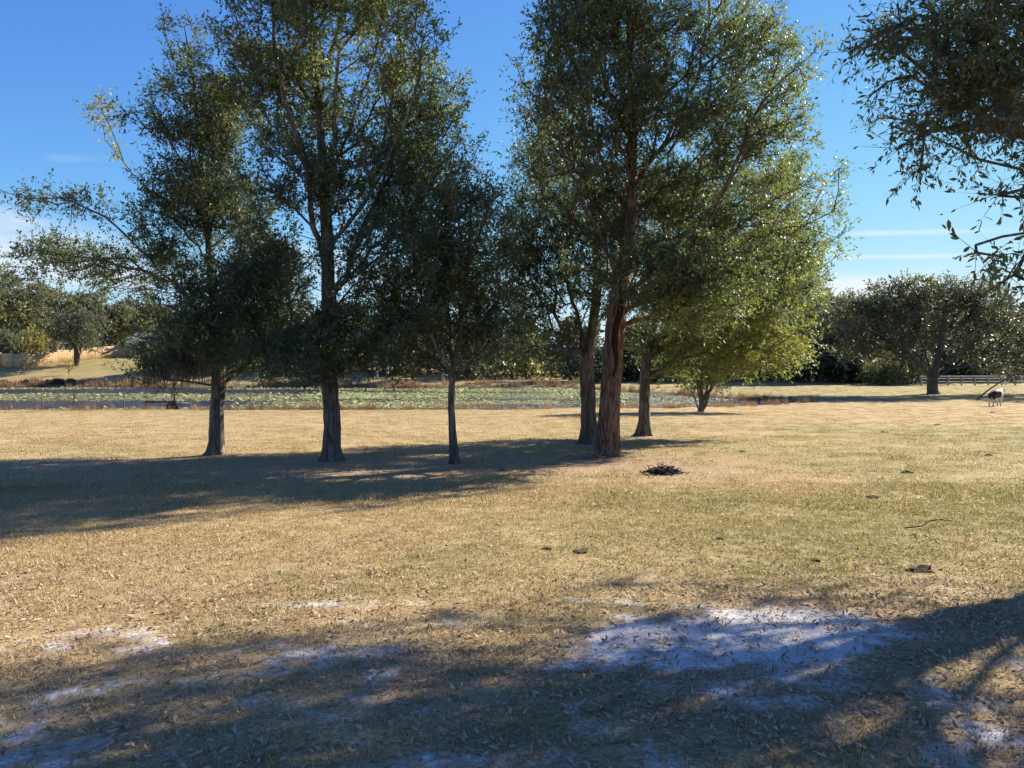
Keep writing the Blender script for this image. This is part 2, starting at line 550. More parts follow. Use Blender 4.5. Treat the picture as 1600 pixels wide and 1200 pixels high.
def tube(pts, radii, sides, cap=True, wob=0.0, rng=None):
    pts = np.asarray(pts, float)
    radii = np.asarray(radii, float)
    n = len(pts)
    tan = np.gradient(pts, axis=0)
    tan /= np.linalg.norm(tan, axis=1)[:, None] + 1e-9
    ref = np.array([0.0, 1, 0]) if abs(tan[0][1]) < 0.9 else np.array([1.0, 0, 0])
    u = np.cross(tan[0], ref)
    u /= np.linalg.norm(u)
    V = []
    th = np.arange(sides) * 2 * math.pi / sides
    for i in range(n):
        u = u - tan[i] * np.dot(u, tan[i])
        u /= np.linalg.norm(u) + 1e-9
        w = np.cross(tan[i], u)
        r = radii[i] * (1 + (wob * (rng.random(sides) - 0.5) if wob else 0))
        V.append(pts[i] + np.outer(np.cos(th) * r, u) + np.outer(np.sin(th) * r, w))
    V = np.concatenate(V)
    idx = np.arange(n * sides).reshape(n, sides)
    nx = np.roll(idx, -1, axis=1)
    f = np.stack([idx[:-1], nx[:-1], nx[1:], idx[1:]], -1).reshape(-1, 4)
    return V, f


class Soup:
    """collects vertices and quads (with a tint each) for one mesh"""
    def __init__(self):
        self.V, self.F, self.T, self.n = [], [], [], 0

    def add(self, V, f, tint=0.5):
        self.V.append(np.asarray(V, float))
        self.F.append(np.asarray(f) + self.n)
        self.T.append(np.full(len(f), tint) if np.isscalar(tint) else np.asarray(tint))
        self.n += len(V)

    def arrays(self):
        return np.concatenate(self.V), [np.concatenate(self.F)], np.concatenate(self.T)


def unit(v):
    return v / (np.linalg.norm(v, axis=-1, keepdims=True) + 1e-9)


def leaf_quads(base, direc, length, width, rng, flat=0.5, fold=0.25):
    """one pointed folded leaf (a quad) per row"""
    n = len(base)
    d = unit(direc)
    up = rng.normal(size=(n, 3)) * (1 - flat) + np.array([0, 0, 1.0]) * flat
    s = unit(np.cross(d, up))
    nn = np.cross(s, d)
    L, Wd = length[:, None], width[:, None]
    tip = base + d * L
    m = base + d * L * 0.5
    fo = nn * Wd * fold
    V = np.stack([base, m + s * Wd * 0.5 + fo, tip, m - s * Wd * 0.5 + fo], 1).reshape(-1, 3)
    return V, np.arange(4 * n).reshape(n, 4)


def box(cx, cy, cz, sx, sy, sz):
    s = np.array([[-1, -1, -1], [1, -1, -1], [1, 1, -1], [-1, 1, -1], [-1, -1, 1], [1, -1, 1], [1, 1, 1], [-1, 1, 1]]) * 0.5
    V = s * np.array([sx, sy, sz]) + np.array([cx, cy, cz])
    f = np.array([[0, 3, 2, 1], [4, 5, 6, 7], [0, 1, 5, 4], [1, 2, 6, 5], [2, 3, 7, 6], [3, 0, 4, 7]])
    return V, f


# ------------------------------------------------------------------ trees


def resample(pl, step):
    pl = np.asarray(pl, float)
    seg = np.linalg.norm(np.diff(pl[:, :3], axis=0), axis=1)
    s = np.concatenate([[0], np.cumsum(seg)])
    n = max(2, int(s[-1] / step) + 1)
    t = np.linspace(0, s[-1], n)
    # Catmull-like smoothing through dense linear + box blur
    out = np.stack([np.interp(t, s, pl[:, k]) for k in range(pl.shape[1])], -1)
    for _ in range(2):
        out[1:-1] = (out[:-2] + 2 * out[1:-1] + out[2:]) / 4
    return out


def sample_blobs(blobs, count, rng, shell=2.2, gap=0.0, seed=0):
    vol = np.array([b[1][0] * b[1][1] * b[1][2] * b[2] for b in blobs])
    out, tt = [], []
    k = rng.choice(len(blobs), size=count * 3, p=vol / vol.sum())
    d = unit(rng.normal(size=(count * 3, 3)))
    r = rng.random(count * 3) ** (1 / shell)
    c = np.array([b[0] for b in blobs])[k]
    rad = np.array([b[1] for b in blobs])[k]
    p = c + d * rad * r[:, None]
    if gap > 0:
        nz = (vnoise(p[:, 0] * 0.9 + 7 * seed, p[:, 2] * 0.9, seed) + vnoise(p[:, 1] * 0.9, p[:, 2] * 0.9 + 3.3, seed + 5)) * 0.5
        keep = nz > gap
        p, k = p[keep], k[keep]
    return p[:count], np.array([b[3] for b in blobs])[k][:count]


def make_tree(name, label, base, trunk, limbs, blobs, clumps, rng, leaf=(0.085, 0.032), leaves=90, twigs=7, twig_len=0.45, alpha=0.45,
              bark=None, leafmat=None, rt=0.006, cat='tree', group=None, shell=2.5, gap=0.33, flare=1.7, moss=0, step=0.4, wob=0.16, pexp=2.3, root=None, droop=0.0,
              single_leaves=None, bare=None, ljit=0.02):
    """trunk: [(x,y,z,r)...] from the ground up; limbs: hand-laid polylines; blobs: (centre, radii, weight, tint) of the crown"""
    bark, leafmat = bark or M_bark, leafmat or M_leaf
    if root is None:
        root = empty(name, tuple(base), label, cat, group)
    tr = resample(trunk, 0.22)
    nodes = [tuple(p[:3]) for p in tr]
    par = [-1] + list(range(len(tr) - 1))
    plen = list(np.concatenate([[0], np.cumsum(np.linalg.norm(np.diff(tr[:, :3], axis=0), axis=1))]))
    ntr = len(tr)
    zmin_attach = tr[0][2] + 0.30 * (tr[-1][2] - tr[0][2]) if len(limbs) == 0 else -1e9

    cand_from = int(ntr * 0.18)

    def connect(path, start):
        """path: points after the start node"""
        prev = start
        for q in path:
            nodes.append(tuple(q))
            par.append(prev)
            plen.append(plen[prev] + float(np.linalg.norm(np.array(q) - np.array(nodes[prev]))))
            prev = len(nodes) - 1
        return prev

    for lb in limbs:
        rs = resample(lb, 0.35)
        A = np.array(nodes)
        s = int(np.argmin(np.linalg.norm(A - rs[0], axis=1)))
        jit = rng.normal(size=rs.shape) * 0.035
        connect((rs + jit)[1:], s)
    cen, ctint = sample_blobs(blobs, clumps, rng, shell, gap, seed=int(rng.integers(1000)))
    axis = np.array([p[:3] for p in tr])
    da = np.min(np.linalg.norm(cen[:, None, :] - axis[None, ::3, :], axis=2), axis=1)
    order = np.argsort(da)
    cen, ctint = cen[order], ctint[order]
    ends = []
    cap = len(nodes) + int(len(cen) * 9)
    NA = np.zeros((cap, 3))
    PL = np.zeros(cap)
    n0 = len(nodes)
    NA[:n0] = nodes
    PL[:n0] = plen
    for c in cen:
        m = len(nodes)
        if m + 40 > cap:
            break
        dv = c - NA[:m]
        dist = np.linalg.norm(dv, axis=1)
        cost = dist + alpha * PL[:m] + np.where(dv[:, 2] < -0.2, -dv[:, 2] * 0.35, 0)
        cost[:cand_from] = 1e9
        s = int(np.argmin(cost))
        L = dist[s]
        k = max(1, int(L / step))
        t = (np.arange(k) + 1) / k
        q = NA[s] + np.outer(t, c - NA[s])
        q[:, 2] += np.sin(t * math.pi) * L * 0.06
        if k > 1:
            q[:-1] += rng.normal(size=(k - 1, 3)) * 0.05 * min(L, 1.5)
        e = connect(q, s)
        NA[m:len(nodes)] = nodes[m:]
        PL[m:len(nodes)] = plen[m:]
        ends.append(e)
    nn = len(nodes)
    pos = np.array(nodes)
    cnt = np.zeros(nn)
    for e in ends:
        cnt[e] += 1
    kids = [[] for _ in range(nn)]
    for i in range(nn - 1, 0, -1):
        if par[i] >= 0:
            cnt[par[i]] += cnt[i]
    for i in range(1, nn):
        kids[par[i]].append(i)
    rad = rt * np.maximum(cnt, 0.6) ** (1 / pexp) + 0.002
    rmax = np.interp(plen, np.array(plen[:ntr]), tr[:, 3])
    for i in range(ntr):
        rad[i] = tr[i, 3]
    for i in range(ntr, nn):
        rad[i] = min(rad[i], 0.72 * rad[par[i]] if par[i] < ntr else rad[par[i]])
    wood, trunk_s = Soup(), Soup()
    # trunk with a flared, lobed foot
    h = np.array(plen[:ntr])
    tr_r = tr[:, 3] * (1 + 1.0 * (flare - 1) * np.exp(-h / 0.19))
    sd = 18 if tr[0, 3] > 0.05 else 8
    V, f = tube(tr[:, :3], tr_r, sd, wob=wob, rng=rng)
    lob = np.array([1 + 0.5 * (flare - 1) * math.sin(k * 2 * math.pi / sd * 5 + 1.3) for k in range(sd)])
    Vr = V.reshape(ntr, sd, 3)
    wgt = np.exp(-h / 0.3)[:, None, None]
    ctr = tr[:, None, :3]
    V = (ctr + (Vr - ctr) * (1 + wgt * (lob[None, :, None] - 1))).reshape(-1, 3)
    trunk_s.add(V, f)
    started = [(k, i) for i in range(ntr) for k in kids[i] if k >= ntr]
    while started:
        a, p0 = started.pop()
        chain = [p0, a]
        while True:
            ks = kids[chain[-1]]
            if not ks:
                break
            b = max(ks, key=lambda q: cnt[q])
            for q in ks:
                if q != b:
                    started.append((q, chain[-1]))
            chain.append(b)
        r = rad[chain].copy()
        r[0] = r[1] * (1.15 if p0 < ntr else 1.0)
        rr = r[1]
        sides = 10 if rr > 0.06 else 6 if rr > 0.018 else 4
        V, f = tube(pos[chain], r, sides)
        wood.add(V, f)
    # leafy twigs round each clump
    cc = pos[ends]
    pp = pos[[par[e] for e in ends]]
    K = len(ends)
    out = unit(cc - pp)
    tw = unit(rng.normal(size=(K, twigs, 3)) * 0.9 + out[:, None, :] * 0.55 + np.array([0, 0, 0.12 - droop]))
    tl = twig_len * (0.5 + rng.random((K, twigs)))
    start = cc[:, None, :] - out[:, None, :] * (rng.random((K, twigs, 1)) * 0.35 * twig_len)
    end = start + tw * tl[..., None]
    # twig wood: thin 3-sided spikes
    a, b = start.reshape(-1, 3), end.reshape(-1, 3)
    sv = unit(np.cross(b - a, rng.normal(size=a.shape)))
    su = unit(np.cross(b - a, sv))
    w0 = rt * 0.55
    T = np.stack([a + sv * w0, a - 0.5 * sv * w0 + 0.87 * su * w0, a - 0.5 * sv * w0 - 0.87 * su * w0, b], 1).reshape(-1, 3)
    ti = np.arange(len(a))[:, None] * 4
    tw_f = np.concatenate([ti + np.array([0, 1, 3]), ti + np.array([1, 2, 3]), ti + np.array([2, 0, 3])])
    per = max(1, int(round(leaves / twigs)))
    tpos = (0.15 + 0.9 * rng.random((K, twigs, per)))[..., None]
    lb = start[:, :, None, :] + (end - start)[:, :, None, :] * tpos + rng.normal(size=(K, twigs, per, 3)) * ljit
    ld = unit(tw[:, :, None, :] * 0.7 + rng.normal(size=(K, twigs, per, 3)) * 0.65 + np.array([0, 0, -droop]))
    vis = np.ones((K, twigs, per), bool)
    dens = np.clip(1.0 + 0.35 * rng.normal(size=K), 0.25, 1.0)
    if bare is not None:
        dens = dens * bare(cc)
    vis &= rng.random((K, twigs, per)) < dens[:, None, None]
    tint = ctint[:, None, None] + 0.10 * rng.normal(size=(K, 1, 1)) + 0.09 * rng.normal(size=(K, twigs, per))
    lb, ld, tint = lb[vis], ld[vis], np.clip(tint[vis], 0, 1)
    n = len(lb)
    ll = leaf[0] * (0.5 + 0.95 * rng.random(n) ** 1.3)
    lw = leaf[1] * (0.55 + 0.8 * rng.random(n))
    pick = np.zeros(n, bool)
    if single_leaves is not None:
        pick = single_leaves(lb)
    V, f = leaf_quads(lb[~pick], ld[~pick], ll[~pick], lw[~pick], rng)
    part('trunk', *trunk_s.arrays()[:2], bark, root, smooth=True)
    V2, f2, _ = wood.arrays()
    f2 = f2 + [tw_f + len(V2)]
    V2 = np.concatenate([V2, T])
    part('branches', V2, f2, bark, root, smooth=True)
    cr = part('crown', V, [f], leafmat, root, tint=tint[~pick])
    cr['kind'] = 'stuff'
    if pick.any():
        me = []
        for q in range(5):
            lv = np.array([[0, 0, 0], [0.30, 0.15, 0.045], [0.70, 0.15, 0.04], [1, 0, -0.05], [0.70, -0.15, 0.04], [0.30, -0.15, 0.045], [0.5, 0, 0.0]])
            lf = [np.array([[0, 1, 6], [1, 2, 6], [2, 3, 6], [3, 4, 6], [4, 5, 6], [5, 0, 6]])]
            me.append(np_mesh('leaf', lv, lf, np.full(6, 0.1 + 0.12 * q), True, leafmat))
        for i, k in enumerate(np.nonzero(pick)[0]):
            o = bpy.data.objects.new('leaf', me[i % 5])
            d = Vector(ld[k]).normalized()
            up = Vector(rng.normal(size=3))
            s = up.cross(d).normalized()
            w = d.cross(s)
            L = float(ll[k])
            M = Matrix((d * L, s * L * 1.15, w * L)).transposed().to_4x4()
            M.translation = Vector(lb[k] - np.array(base))
            o.matrix_basis = M
            o.parent = root
            col.objects.link(o)
    if moss:
        S = Soup()
        thick = np.nonzero((rad[ntr:] > 0.010) & (pos[ntr:, 2] < tr[0][2] + 4.2))[0] + ntr
        ms = moss['near']
        w = np.exp(-np.sum(((pos[thick] - ms[0]) / ms[1]) ** 2, axis=1)) + 1e-6
        for i in rng.choice(thick, size=moss['n'], p=w / w.sum()):
            p = pos[i] + rng.normal(size=3) * np.array([0.1, 0.1, 0.03])
            L = moss['len'] * (0.35 + rng.random())
            q = p + np.stack([rng.normal(size=5).cumsum() * 0.02, rng.normal(size=5).cumsum() * 0.02, -np.linspace(0, L, 5)], -1)
            wd = (0.010 * np.array([0.6, 1.0, 1.0, 0.7, 0.1]))[:, None] * unit(rng.normal(size=3) * np.array([1, 1, 0]))
            S.add(np.concatenate([q + wd, q - wd]), np.array([[k, k + 1, k + 6, k + 5] for k in range(4)]), rng.random())
        Vm, fm, tm = S.arrays()
        mo = part('hanging_moss', Vm, fm, M_moss, root, tint=tm)
        mo['kind'] = 'stuff'
    return root


def px_blobs(D, lst, tint=0.35, rng=None, thick=0.95):
    """(u, v, ru, rv[, weight, tint, ddepth]) in photograph pixels at distance D > ellipsoids in metres"""
    out = []
    for b in lst:
        u, v, ru, rv = b[:4]
        wgt = b[4] if len(b) > 4 else 1.0
        tn = b[5] if len(b) > 5 else tint
        dd = b[6] if len(b) > 6 else (rng.uniform(-0.9, 0.9) if rng is not None else 0)
        rx, rz = ru / F * D, rv / F * D
        out.append((P(u, v, D + dd), (rx, thick * 0.5 * (rx + rz) + 0.4, rz), wgt, tn))
    return out


def px_line(D, lst):
    return [np.array([*P(p[0], p[1], D + (p[2] if len(p) > 2 else 0))]) for p in lst]


def px_trunk(base, D, lst):
    """lst of (u, v, radius m[, ddepth]); the first point is moved down into the ground"""
    out = []
    for i, p in enumerate(lst):
        q = P(p[0], p[1], D + (p[3] if len(p) > 3 else 0))
        out.append([*q, p[2]])
    out[0][0], out[0][1], out[0][2] = base[0], base[1], base[2] - 0.12
    return np.array(out)


R = np.random.default_rng

# leftmost tree of the row: open crown, long bare limbs to the left, moss
b = G(337, 711); D = b[1]; rg = R(11)
make_tree('oak_tree', 'leftmost oak of the row, with long thin limbs reaching left and hanging grey moss', b,
          px_trunk(b, D, [(337, 715, .175), (339, 640, .165), (343, 575, .16), (338, 500, .125), (330, 420, .10), (322, 330, .075, .3), (312, 220, .05, .2), (300, 110, .03), (288, 40, .012)]),
          [px_line(D, [(343, 560), (375, 500), (395, 420), (392, 330), (375, 240)]),
           px_line(D, [(340, 530), (300, 470), (262, 438), (215, 385, -.4), (160, 335, -.5), (100, 308, -.6), (20, 298, -.6)]),
           px_line(D, [(272, 445), (215, 420, .5), (150, 405, .8), (60, 412, .8)]),
           px_line(D, [(330, 420), (280, 350, .6), (225, 290, 1.0), (160, 215, 1.1), (150, 150, 1)]),
           px_line(D, [(342, 555), (310, 545, -.8), (260, 560, -1.2), (215, 545, -1.4)]),
           px_line(D, [(335, 470), (290, 460, 1), (230, 450, 1.6), (180, 455, 2)])],
          px_blobs(D, [(345, 480, 95, 85, 1, .25), (330, 350, 95, 95, 1, .22), (295, 260, 75, 80, 1, .25), (300, 165, 55, 75, .9, .28), (282, 70, 28, 45, .5, .35),
                       (350, 190, 42, 70, .8, .45), (352, 150, 22, 30, 1.3, .74), (400, 440, 75, 75, 1, .25), (410, 530, 70, 55, 1, .25), (280, 545, 75, 45, .9, .25),
                       (235, 575, 50, 28, .6, .25), (240, 420, 70, 50, .55, .3), (110, 300, 70, 24, .8, .35, -.6), (40, 300, 32, 28, .8, .35, -.6), (120, 405, 95, 32, .8, .33, .7),
                       (200, 460, 70, 40, .45, .3, 1.5), (215, 330, 70, 70, .16, .4), (170, 160, 28, 28, .45, .85, 1), (170, 210, 45, 45, .12, .7, 1), (235, 215, 45, 55, .4, .33), (255, 140, 35, 50, .35, .4)], rng=rg),
          1300, rg, leaves=88, twigs=8, twig_len=0.40, leaf=(0.085, 0.037), gap=0.31, moss={'near': (P(278, 545, D), np.array([0.75, 1.2, 0.45])), 'n': 900, 'len': 0.5},
          rt=0.0055)

# second tree: tall straight trunk, yellowing top
b = G(519, 720); D = b[1]; rg = R(22)
make_tree('oak_tree', 'tall straight oak with pale banded trunk and yellowing top, second from the left', b,
          px_trunk(b, D, [(519, 724, .195), (519, 650, .18), (514, 580, .175), (513, 480, .155), (512, 400, .14), (508, 300, .115), (500, 190, .09, .2), (490, 80, .06, .2), (484, -40, .035), (480, -150, .015)]),
          [px_line(D, [(513, 430), (490, 340, -.3), (478, 270, -.4), (455, 180, -.6), (430, 80, -.8), (420, -20, -.8)]),
           px_line(D, [(511, 400), (560, 330, -.5), (610, 240, -.8), (650, 150, -1), (665, 60, -1)]),
           px_line(D, [(512, 460), (570, 420, .8), (640, 370, 1.2), (700, 310, 1.6)]),
           px_line(D, [(514, 520), (460, 470, .8), (400, 420, 1.4), (370, 380, 1.6)]),
           px_line(D, [(508, 300), (540, 220, .8), (580, 120, 1.4), (600, 20, 1.6)]),
           px_line(D, [(514, 540), (560, 520, -1), (600, 520, -1.6)])],
          px_blobs(D, [(440, 40, 85, 85, 1, .45), (540, 20, 110, 90, 1, .55), (630, 70, 80, 75, 1, .66), (690, 130, 50, 75, .7, .62), (400, 120, 60, 80, 1, .35), (470, 160, 90, 80, 1, .38),
                       (580, 160, 100, 80, 1, .48), (660, 220, 70, 75, 1, .45), (450, 270, 85, 75, 1, .25), (560, 280, 95, 70, 1, .3), (640, 310, 85, 70, 1, .28), (720, 300, 40, 60, .6, .4),
                       (420, 390, 70, 65, .9, .22), (520, 395, 70, 55, .55, .25), (610, 400, 80, 65, 1, .22), (450, 490, 95, 70, 1, .2), (560, 500, 95, 70, 1, .2), (480, 560, 85, 42, 1, .2),
                       (590, 560, 60, 38, .9, .22), (500, -90, 150, 80, 1, .55), (410, 555, 55, 40, .9, .22), (620, -30, 70, 70, .8, .68), (700, 400, 50, 60, .8, .25), (745, 240, 30, 45, .5, .45), (360, 60, 40, 60, .7, .35)], rng=rg),
          1850, rg, leaves=88, twigs=8, twig_len=0.40, leaf=(0.088, 0.038), gap=0.33)

# slender leaning tree
b = G(713, 725); D = b[1]; rg = R(33)
make_tree('young_oak_tree', 'slender young oak with a thin curved trunk, third from the left', b,
          px_trunk(b, D, [(716, 728, .095), (708, 690, .082), (705, 640, .075), (706, 590, .072), (712, 560, .06), (722, 500, .045), (728, 430, .032), (735, 350, .015)]),
          [px_line(D, [(706, 592), (688, 555, -.3), (660, 500, -.6), (630, 450, -.8)]),
           px_line(D, [(716, 540), (760, 490, .5), (800, 450, .7)]),
           px_line(D, [(708, 575), (700, 500, .7), (680, 420, 1.1)])],
          px_blobs(D, [(640, 500, 65, 65, 1, .25), (700, 490, 80, 60, 1, .28), (770, 500, 60, 60, 1, .25), (670, 410, 70, 70, .9, .28), (740, 400, 75, 80, 1, .25), (720, 310, 60, 55, .8, .35),
                       (660, 565, 45, 30, .8, .28), (745, 555, 45, 32, .7, .3), (770, 330, 45, 50, .6, .35)], rng=rg),
          520, rg, leaves=88, twigs=8, twig_len=0.37, leaf=(0.082, 0.036), gap=0.34)

# the great split trunk in front
b = G(950, 713); D = b[1]; rg = R(44)
big = make_tree('oak_tree', 'great oak with thick reddish trunk split by a long dark crack', b,
          px_trunk(b, D, [(950, 718, .275), (951, 660, .245), (955, 600, .235), (960, 530, .235), (966, 470, .225), (978, 400, .17, .2), (986, 300, .14, .2), (988, 200, .11), (985, 90, .075), (980, -20, .05), (978, -130, .015)]),
          [px_line(D, [(966, 475), (995, 440, -.4), (1045, 400, -.9), (1110, 330, -1.3), (1160, 250, -1.6), (1190, 160, -1.6)]),
           px_line(D, [(968, 450), (945, 380, -.5), (900, 300, -.9), (870, 200, -1.1), (850, 110, -1.2)]),
           px_line(D, [(986, 300), (1040, 220, .8), (1090, 120, 1.2), (1110, 20, 1.4)]),
           px_line(D, [(975, 415), (1040, 440, 1), (1120, 470, 1.6), (1190, 480, 2.0)]),
           px_line(D, [(988, 210), (940, 130, .7), (910, 40, 1.0), (900, -60, 1)]),
           px_line(D, [(978, 400), (1060, 370, 1.5), (1170, 340, 2.4), (1260, 330, 2.8), (1310, 310, 2.8)])],
          px_blobs(D, [(900, 40, 70, 80, 1, .42), (990, 20, 90, 80, 1, .45), (1090, 40, 80, 75, 1, .5), (1180, 80, 70, 70, 1, .55), (1240, 130, 35, 70, .7, .6), (850, 130, 55, 75, 1, .3),
                       (930, 150, 90, 75, 1, .34), (1030, 160, 90, 75, 1, .4), (1130, 190, 85, 75, 1, .5), (1215, 230, 55, 70, .9, .58), (840, 250, 50, 60, .9, .28), (910, 280, 80, 75, 1, .28),
                       (1000, 290, 85, 75, 1, .3), (1090, 310, 85, 70, 1, .45), (1180, 340, 75, 60, 1, .5), (1240, 320, 40, 50, .6, .55), (940, 400, 75, 60, .8, .28), (1040, 420, 80, 60, 1, .42, -1.2),
                       (1110, 430, 85, 60, 1, .5, -1.0), (1060, 480, 70, 40, 1, .52, -1.2), (1120, 490, 60, 45, .9, .52), (1290, 330, 45, 50, .28, .55), (1310, 300, 30, 40, .2, .6), (960, -90, 150, 80, 1, .45), (1120, -50, 100, 60, 1, .55)], rng=rg),
          2150, rg, leaves=88, twigs=8, twig_len=0.40, leaf=(0.088, 0.038), bark=M_bark_red, gap=0.34, flare=1.55)
# the crack: torn dark heartwood between two raised lips
cr = Soup()
for u0, w, dp in ((0, 1, 0),):
    pts = [P(957 - (0 if k < 6 else 0) + 12 * t + 3 * math.sin(9 * t), 588 - 128 * t, D - 0.245 - 0.0 * t) for k, t in enumerate(np.linspace(0, 1, 16))]
    rr = 0.055 * np.sin(np.linspace(0.12, 1, 16) * 2.4) + 0.012
    V, f = tube(pts, rr, 7, wob=0.4, rng=rg)
    cr.add(V, f)
V, f, _ = cr.arrays()
tag(part('bark_crack', V, f, M_scar, big), 'long dark vertical crack in the trunk')
for sgn in (-1, 1):
    pts = [P(957 + 12 * t + 3 * math.sin(9 * t) + sgn * (3.2 + 3.0 * math.sin(t * 2.8)), 592 - 134 * t, D - 0.255) for t in np.linspace(0, 1, 18)]
    V, f = tube(pts, 0.03 + 0.012 * np.sin(np.linspace(0, 3, 18) * 5 + sgn), 7, wob=0.4, rng=rg)
    part('bark_lip', V, [f], M_bark_red, big, smooth=True)

# forked tree just behind the great one
b = G(921, 694); D = b[1]; rg = R(55)
make_tree('oak_tree', 'forked dark oak standing close behind the great split oak', b,
          px_trunk(b, D, [(921, 697, .25), (920, 640, .215), (917, 590, .21), (915, 565, .21), (925, 520, .15), (934, 450, .12), (932, 360, .09), (920, 250, .05), (910, 160, .02)]),
          [px_line(D, [(915, 568), (890, 530, -.2), (868, 495, -.5), (830, 455, -.8), (800, 415, -1)]),
           px_line(D, [(915, 560), (900, 480, .6), (870, 380, 1.0), (850, 290, 1.3)]),
           px_line(D, [(925, 520), (960, 450, 1), (985, 380, 1.6)])],
          px_blobs(D, [(800, 400, 50, 60, .9, .3), (860, 430, 65, 60, 1, .28), (810, 480, 50, 45, 1, .3), (880, 510, 45, 40, .7, .3), (840, 330, 65, 65, 1, .3), (910, 350, 65, 70, 1, .28),
                       (880, 240, 60, 65, .8, .35), (840, 545, 40, 28, .7, .35), (950, 450, 55, 60, .9, .3), (980, 380, 55, 60, .9, .32), (780, 530, 40, 30, .5, .4)], rng=rg),
          620, rg, leaves=88, twigs=8, twig_len=0.46, leaf=(0.10, 0.042), gap=0.33)

# smaller tree behind, right
b = G(1006, 681); D = b[1]; rg = R(66)
make_tree('oak_tree', 'lower oak with short dark trunk and yellow-green boughs hanging to the right', b,
          px_trunk(b, D, [(1006, 684, .23), (1007, 640, .185), (1007, 595, .175), (1008, 580, .17), (1018, 530, .13), (1030, 470, .10), (1050, 400, .07), (1070, 330, .03)]),
          [px_line(D, [(1008, 582), (990, 555, -.4), (965, 520, -.6), (945, 490, -.8)]),
           px_line(D, [(1012, 560), (1070, 520, -.5), (1140, 490, -.8), (1210, 490, -.8), (1255, 520, -.8)]),
           px_line(D, [(1025, 500), (1100, 440, .8), (1180, 400, 1.4), (1250, 380, 1.8)])],
          px_blobs(D, [(1010, 530, 45, 40, 1, .42), (1050, 560, 50, 32, 1, .58), (1090, 500, 65, 55, 1, .58), (1150, 530, 60, 45, 1, .68), (1215, 520, 55, 50, 1, .75), (1245, 560, 28, 28, .8, .78),
                       (1180, 460, 70, 45, 1, .62), (1245, 440, 50, 55, .9, .6), (1010, 460, 45, 50, .8, .4), (1060, 420, 60, 60, .8, .45), (1140, 390, 70, 50, .8, .5), (1270, 380, 45, 50, .4, .6), (1150, 575, 60, 18, .6, .7), (1200, 335, 70, 60, .9, .55), (1120, 310, 80, 60, .9, .45), (1235, 300, 45, 60, .6, .58), (1030, 330, 70, 60, .7, .4), (1195, 450, 70, 50, 1, .6, -3.5), (1110, 440, 70, 55, 1, .5, -4), (1230, 385, 55, 60, .8, .55, -2.5)], rng=rg),
          1300, rg, leaves=86, twigs=8, twig_len=0.52, leaf=(0.115, 0.048), gap=0.33)

# many-stemmed bush near the pond
b = G(1095, 644); D = b[1]; rg = R(77)
lim = []
for k in range(7):
    s = rg.uniform(-1, 1)
    lim.append([b + np.array([s * 0.25, rg.uniform(-.2, .2), 0.0]), b + np.array([s * 0.5 + rg.normal() * .1, rg.uniform(-.3, .3), 1.2]), b + np.array([s * 1.3, rg.uniform(-.8, .8), 2.6])])
make_tree(
          'bushy_tree', 'many-stemmed bushy tree with tangled stems at the right end of the pond', b,
          np.array([[b[0], b[1], b[2] - .1, .16], [b[0] + .05, b[1], b[2] + .8, .12], [b[0], b[1], b[2] + 2.0, .09], [b[0] + .2, b[1], b[2] + 4.2, .03]]),
          lim, px_blobs(D, [(1095, 590, 40, 28, 1, .55), (1120, 560, 70, 40, 1, .62), (1170, 545, 70, 45, 1, .66), (1080, 540, 50, 45, 1, .5), (1225, 555, 40, 30, .8, .7), (1130, 500, 80, 45, 1, .5)]),
          420, rg, leaves=84, twigs=7, twig_len=0.75, leaf=(0.20, 0.085), rt=0.012, gap=0.3)

# the near tree whose boughs hang into the upper right corner; its trunk stands outside the frame
rg = R(88)
b = np.array([9.4, 9.6, gz(9.4, 9.6)])
vis_bl = px_blobs(7.6, [(1560, 60, 90, 100, 1.1, .28), (1450, 50, 90, 55, .8, .3), (1370, 60, 60, 40, .5, .32), (1390, 150, 60, 40, .45, .3), (1500, 160, 90, 70, 1.1, .28), (1430, 190, 55, 45, .5, .3),
                        (1580, 230, 70, 80, 1.2, .25), (1490, 260, 55, 45, .5, .3), (1570, 340, 55, 45, .4, .28), (1555, 400, 50, 30, .4, .3), (1590, 435, 40, 25, .4, .3), (1510, 380, 40, 22, .45, .3), (1495, 320, 30, 30, .35, .3),
                        (1350, 100, 40, 35, .25, .34)], rng=rg)

own = [((5.8, 9.5, 5.4), (1.5, 1.5, 1.4), .8, .28), ((7.2, 10.6, 6.6), (1.9, 1.7, 1.5), 1.2, .3), ((8.6, 11.6, 7.8), (2.1, 1.9, 1.7), 1.5, .3), ((9.0, 10.2, 5.8), (2.5, 2.2, 2.0), 1.4, .3),
       ((8.0, 8.6, 4.6), (2.2, 2.0, 1.8), 1.5, .3), ((10.0, 9.0, 5.5), (2.5, 2.5, 2.2), 1.2, .3), ((6.8, 7.8, 4.2), (1.2, 1.1, 1.1), 2.0, .28), ((10.6, 11.2, 7.8), (2.6, 2.2, 2.2), .7, .3)]

tot_o = sum(r[0] * r[1] * r[2] * w for c, r, w, t in own)
tot_v = sum(r[0] * r[1] * .8 * r[2] * w for c, r, w, t in vis_bl)
vis_bl = [(c, (r[0], r[1] * .8, r[2]), w * 0.31 * tot_o / tot_v, t) for c, r, w, t in vis_bl]


def single(p):
    r = p - np.array([0, 0, EYE])
    dy = r[:, 1] * CP - r[:, 2] * SP
    u = 800 + F * r[:, 0] / dy
    v = 600 - F * (r[:, 1] * SP + r[:, 2] * CP) / dy
    ok = (u > 1290) & (u < 1600) & (v > 330) & (v < 520)
    k = np.nonzero(ok)[0]
    k = k[np.argsort(-v[k])][:280]
    m = np.zeros(len(p), bool)
    m[k] = True
    return m


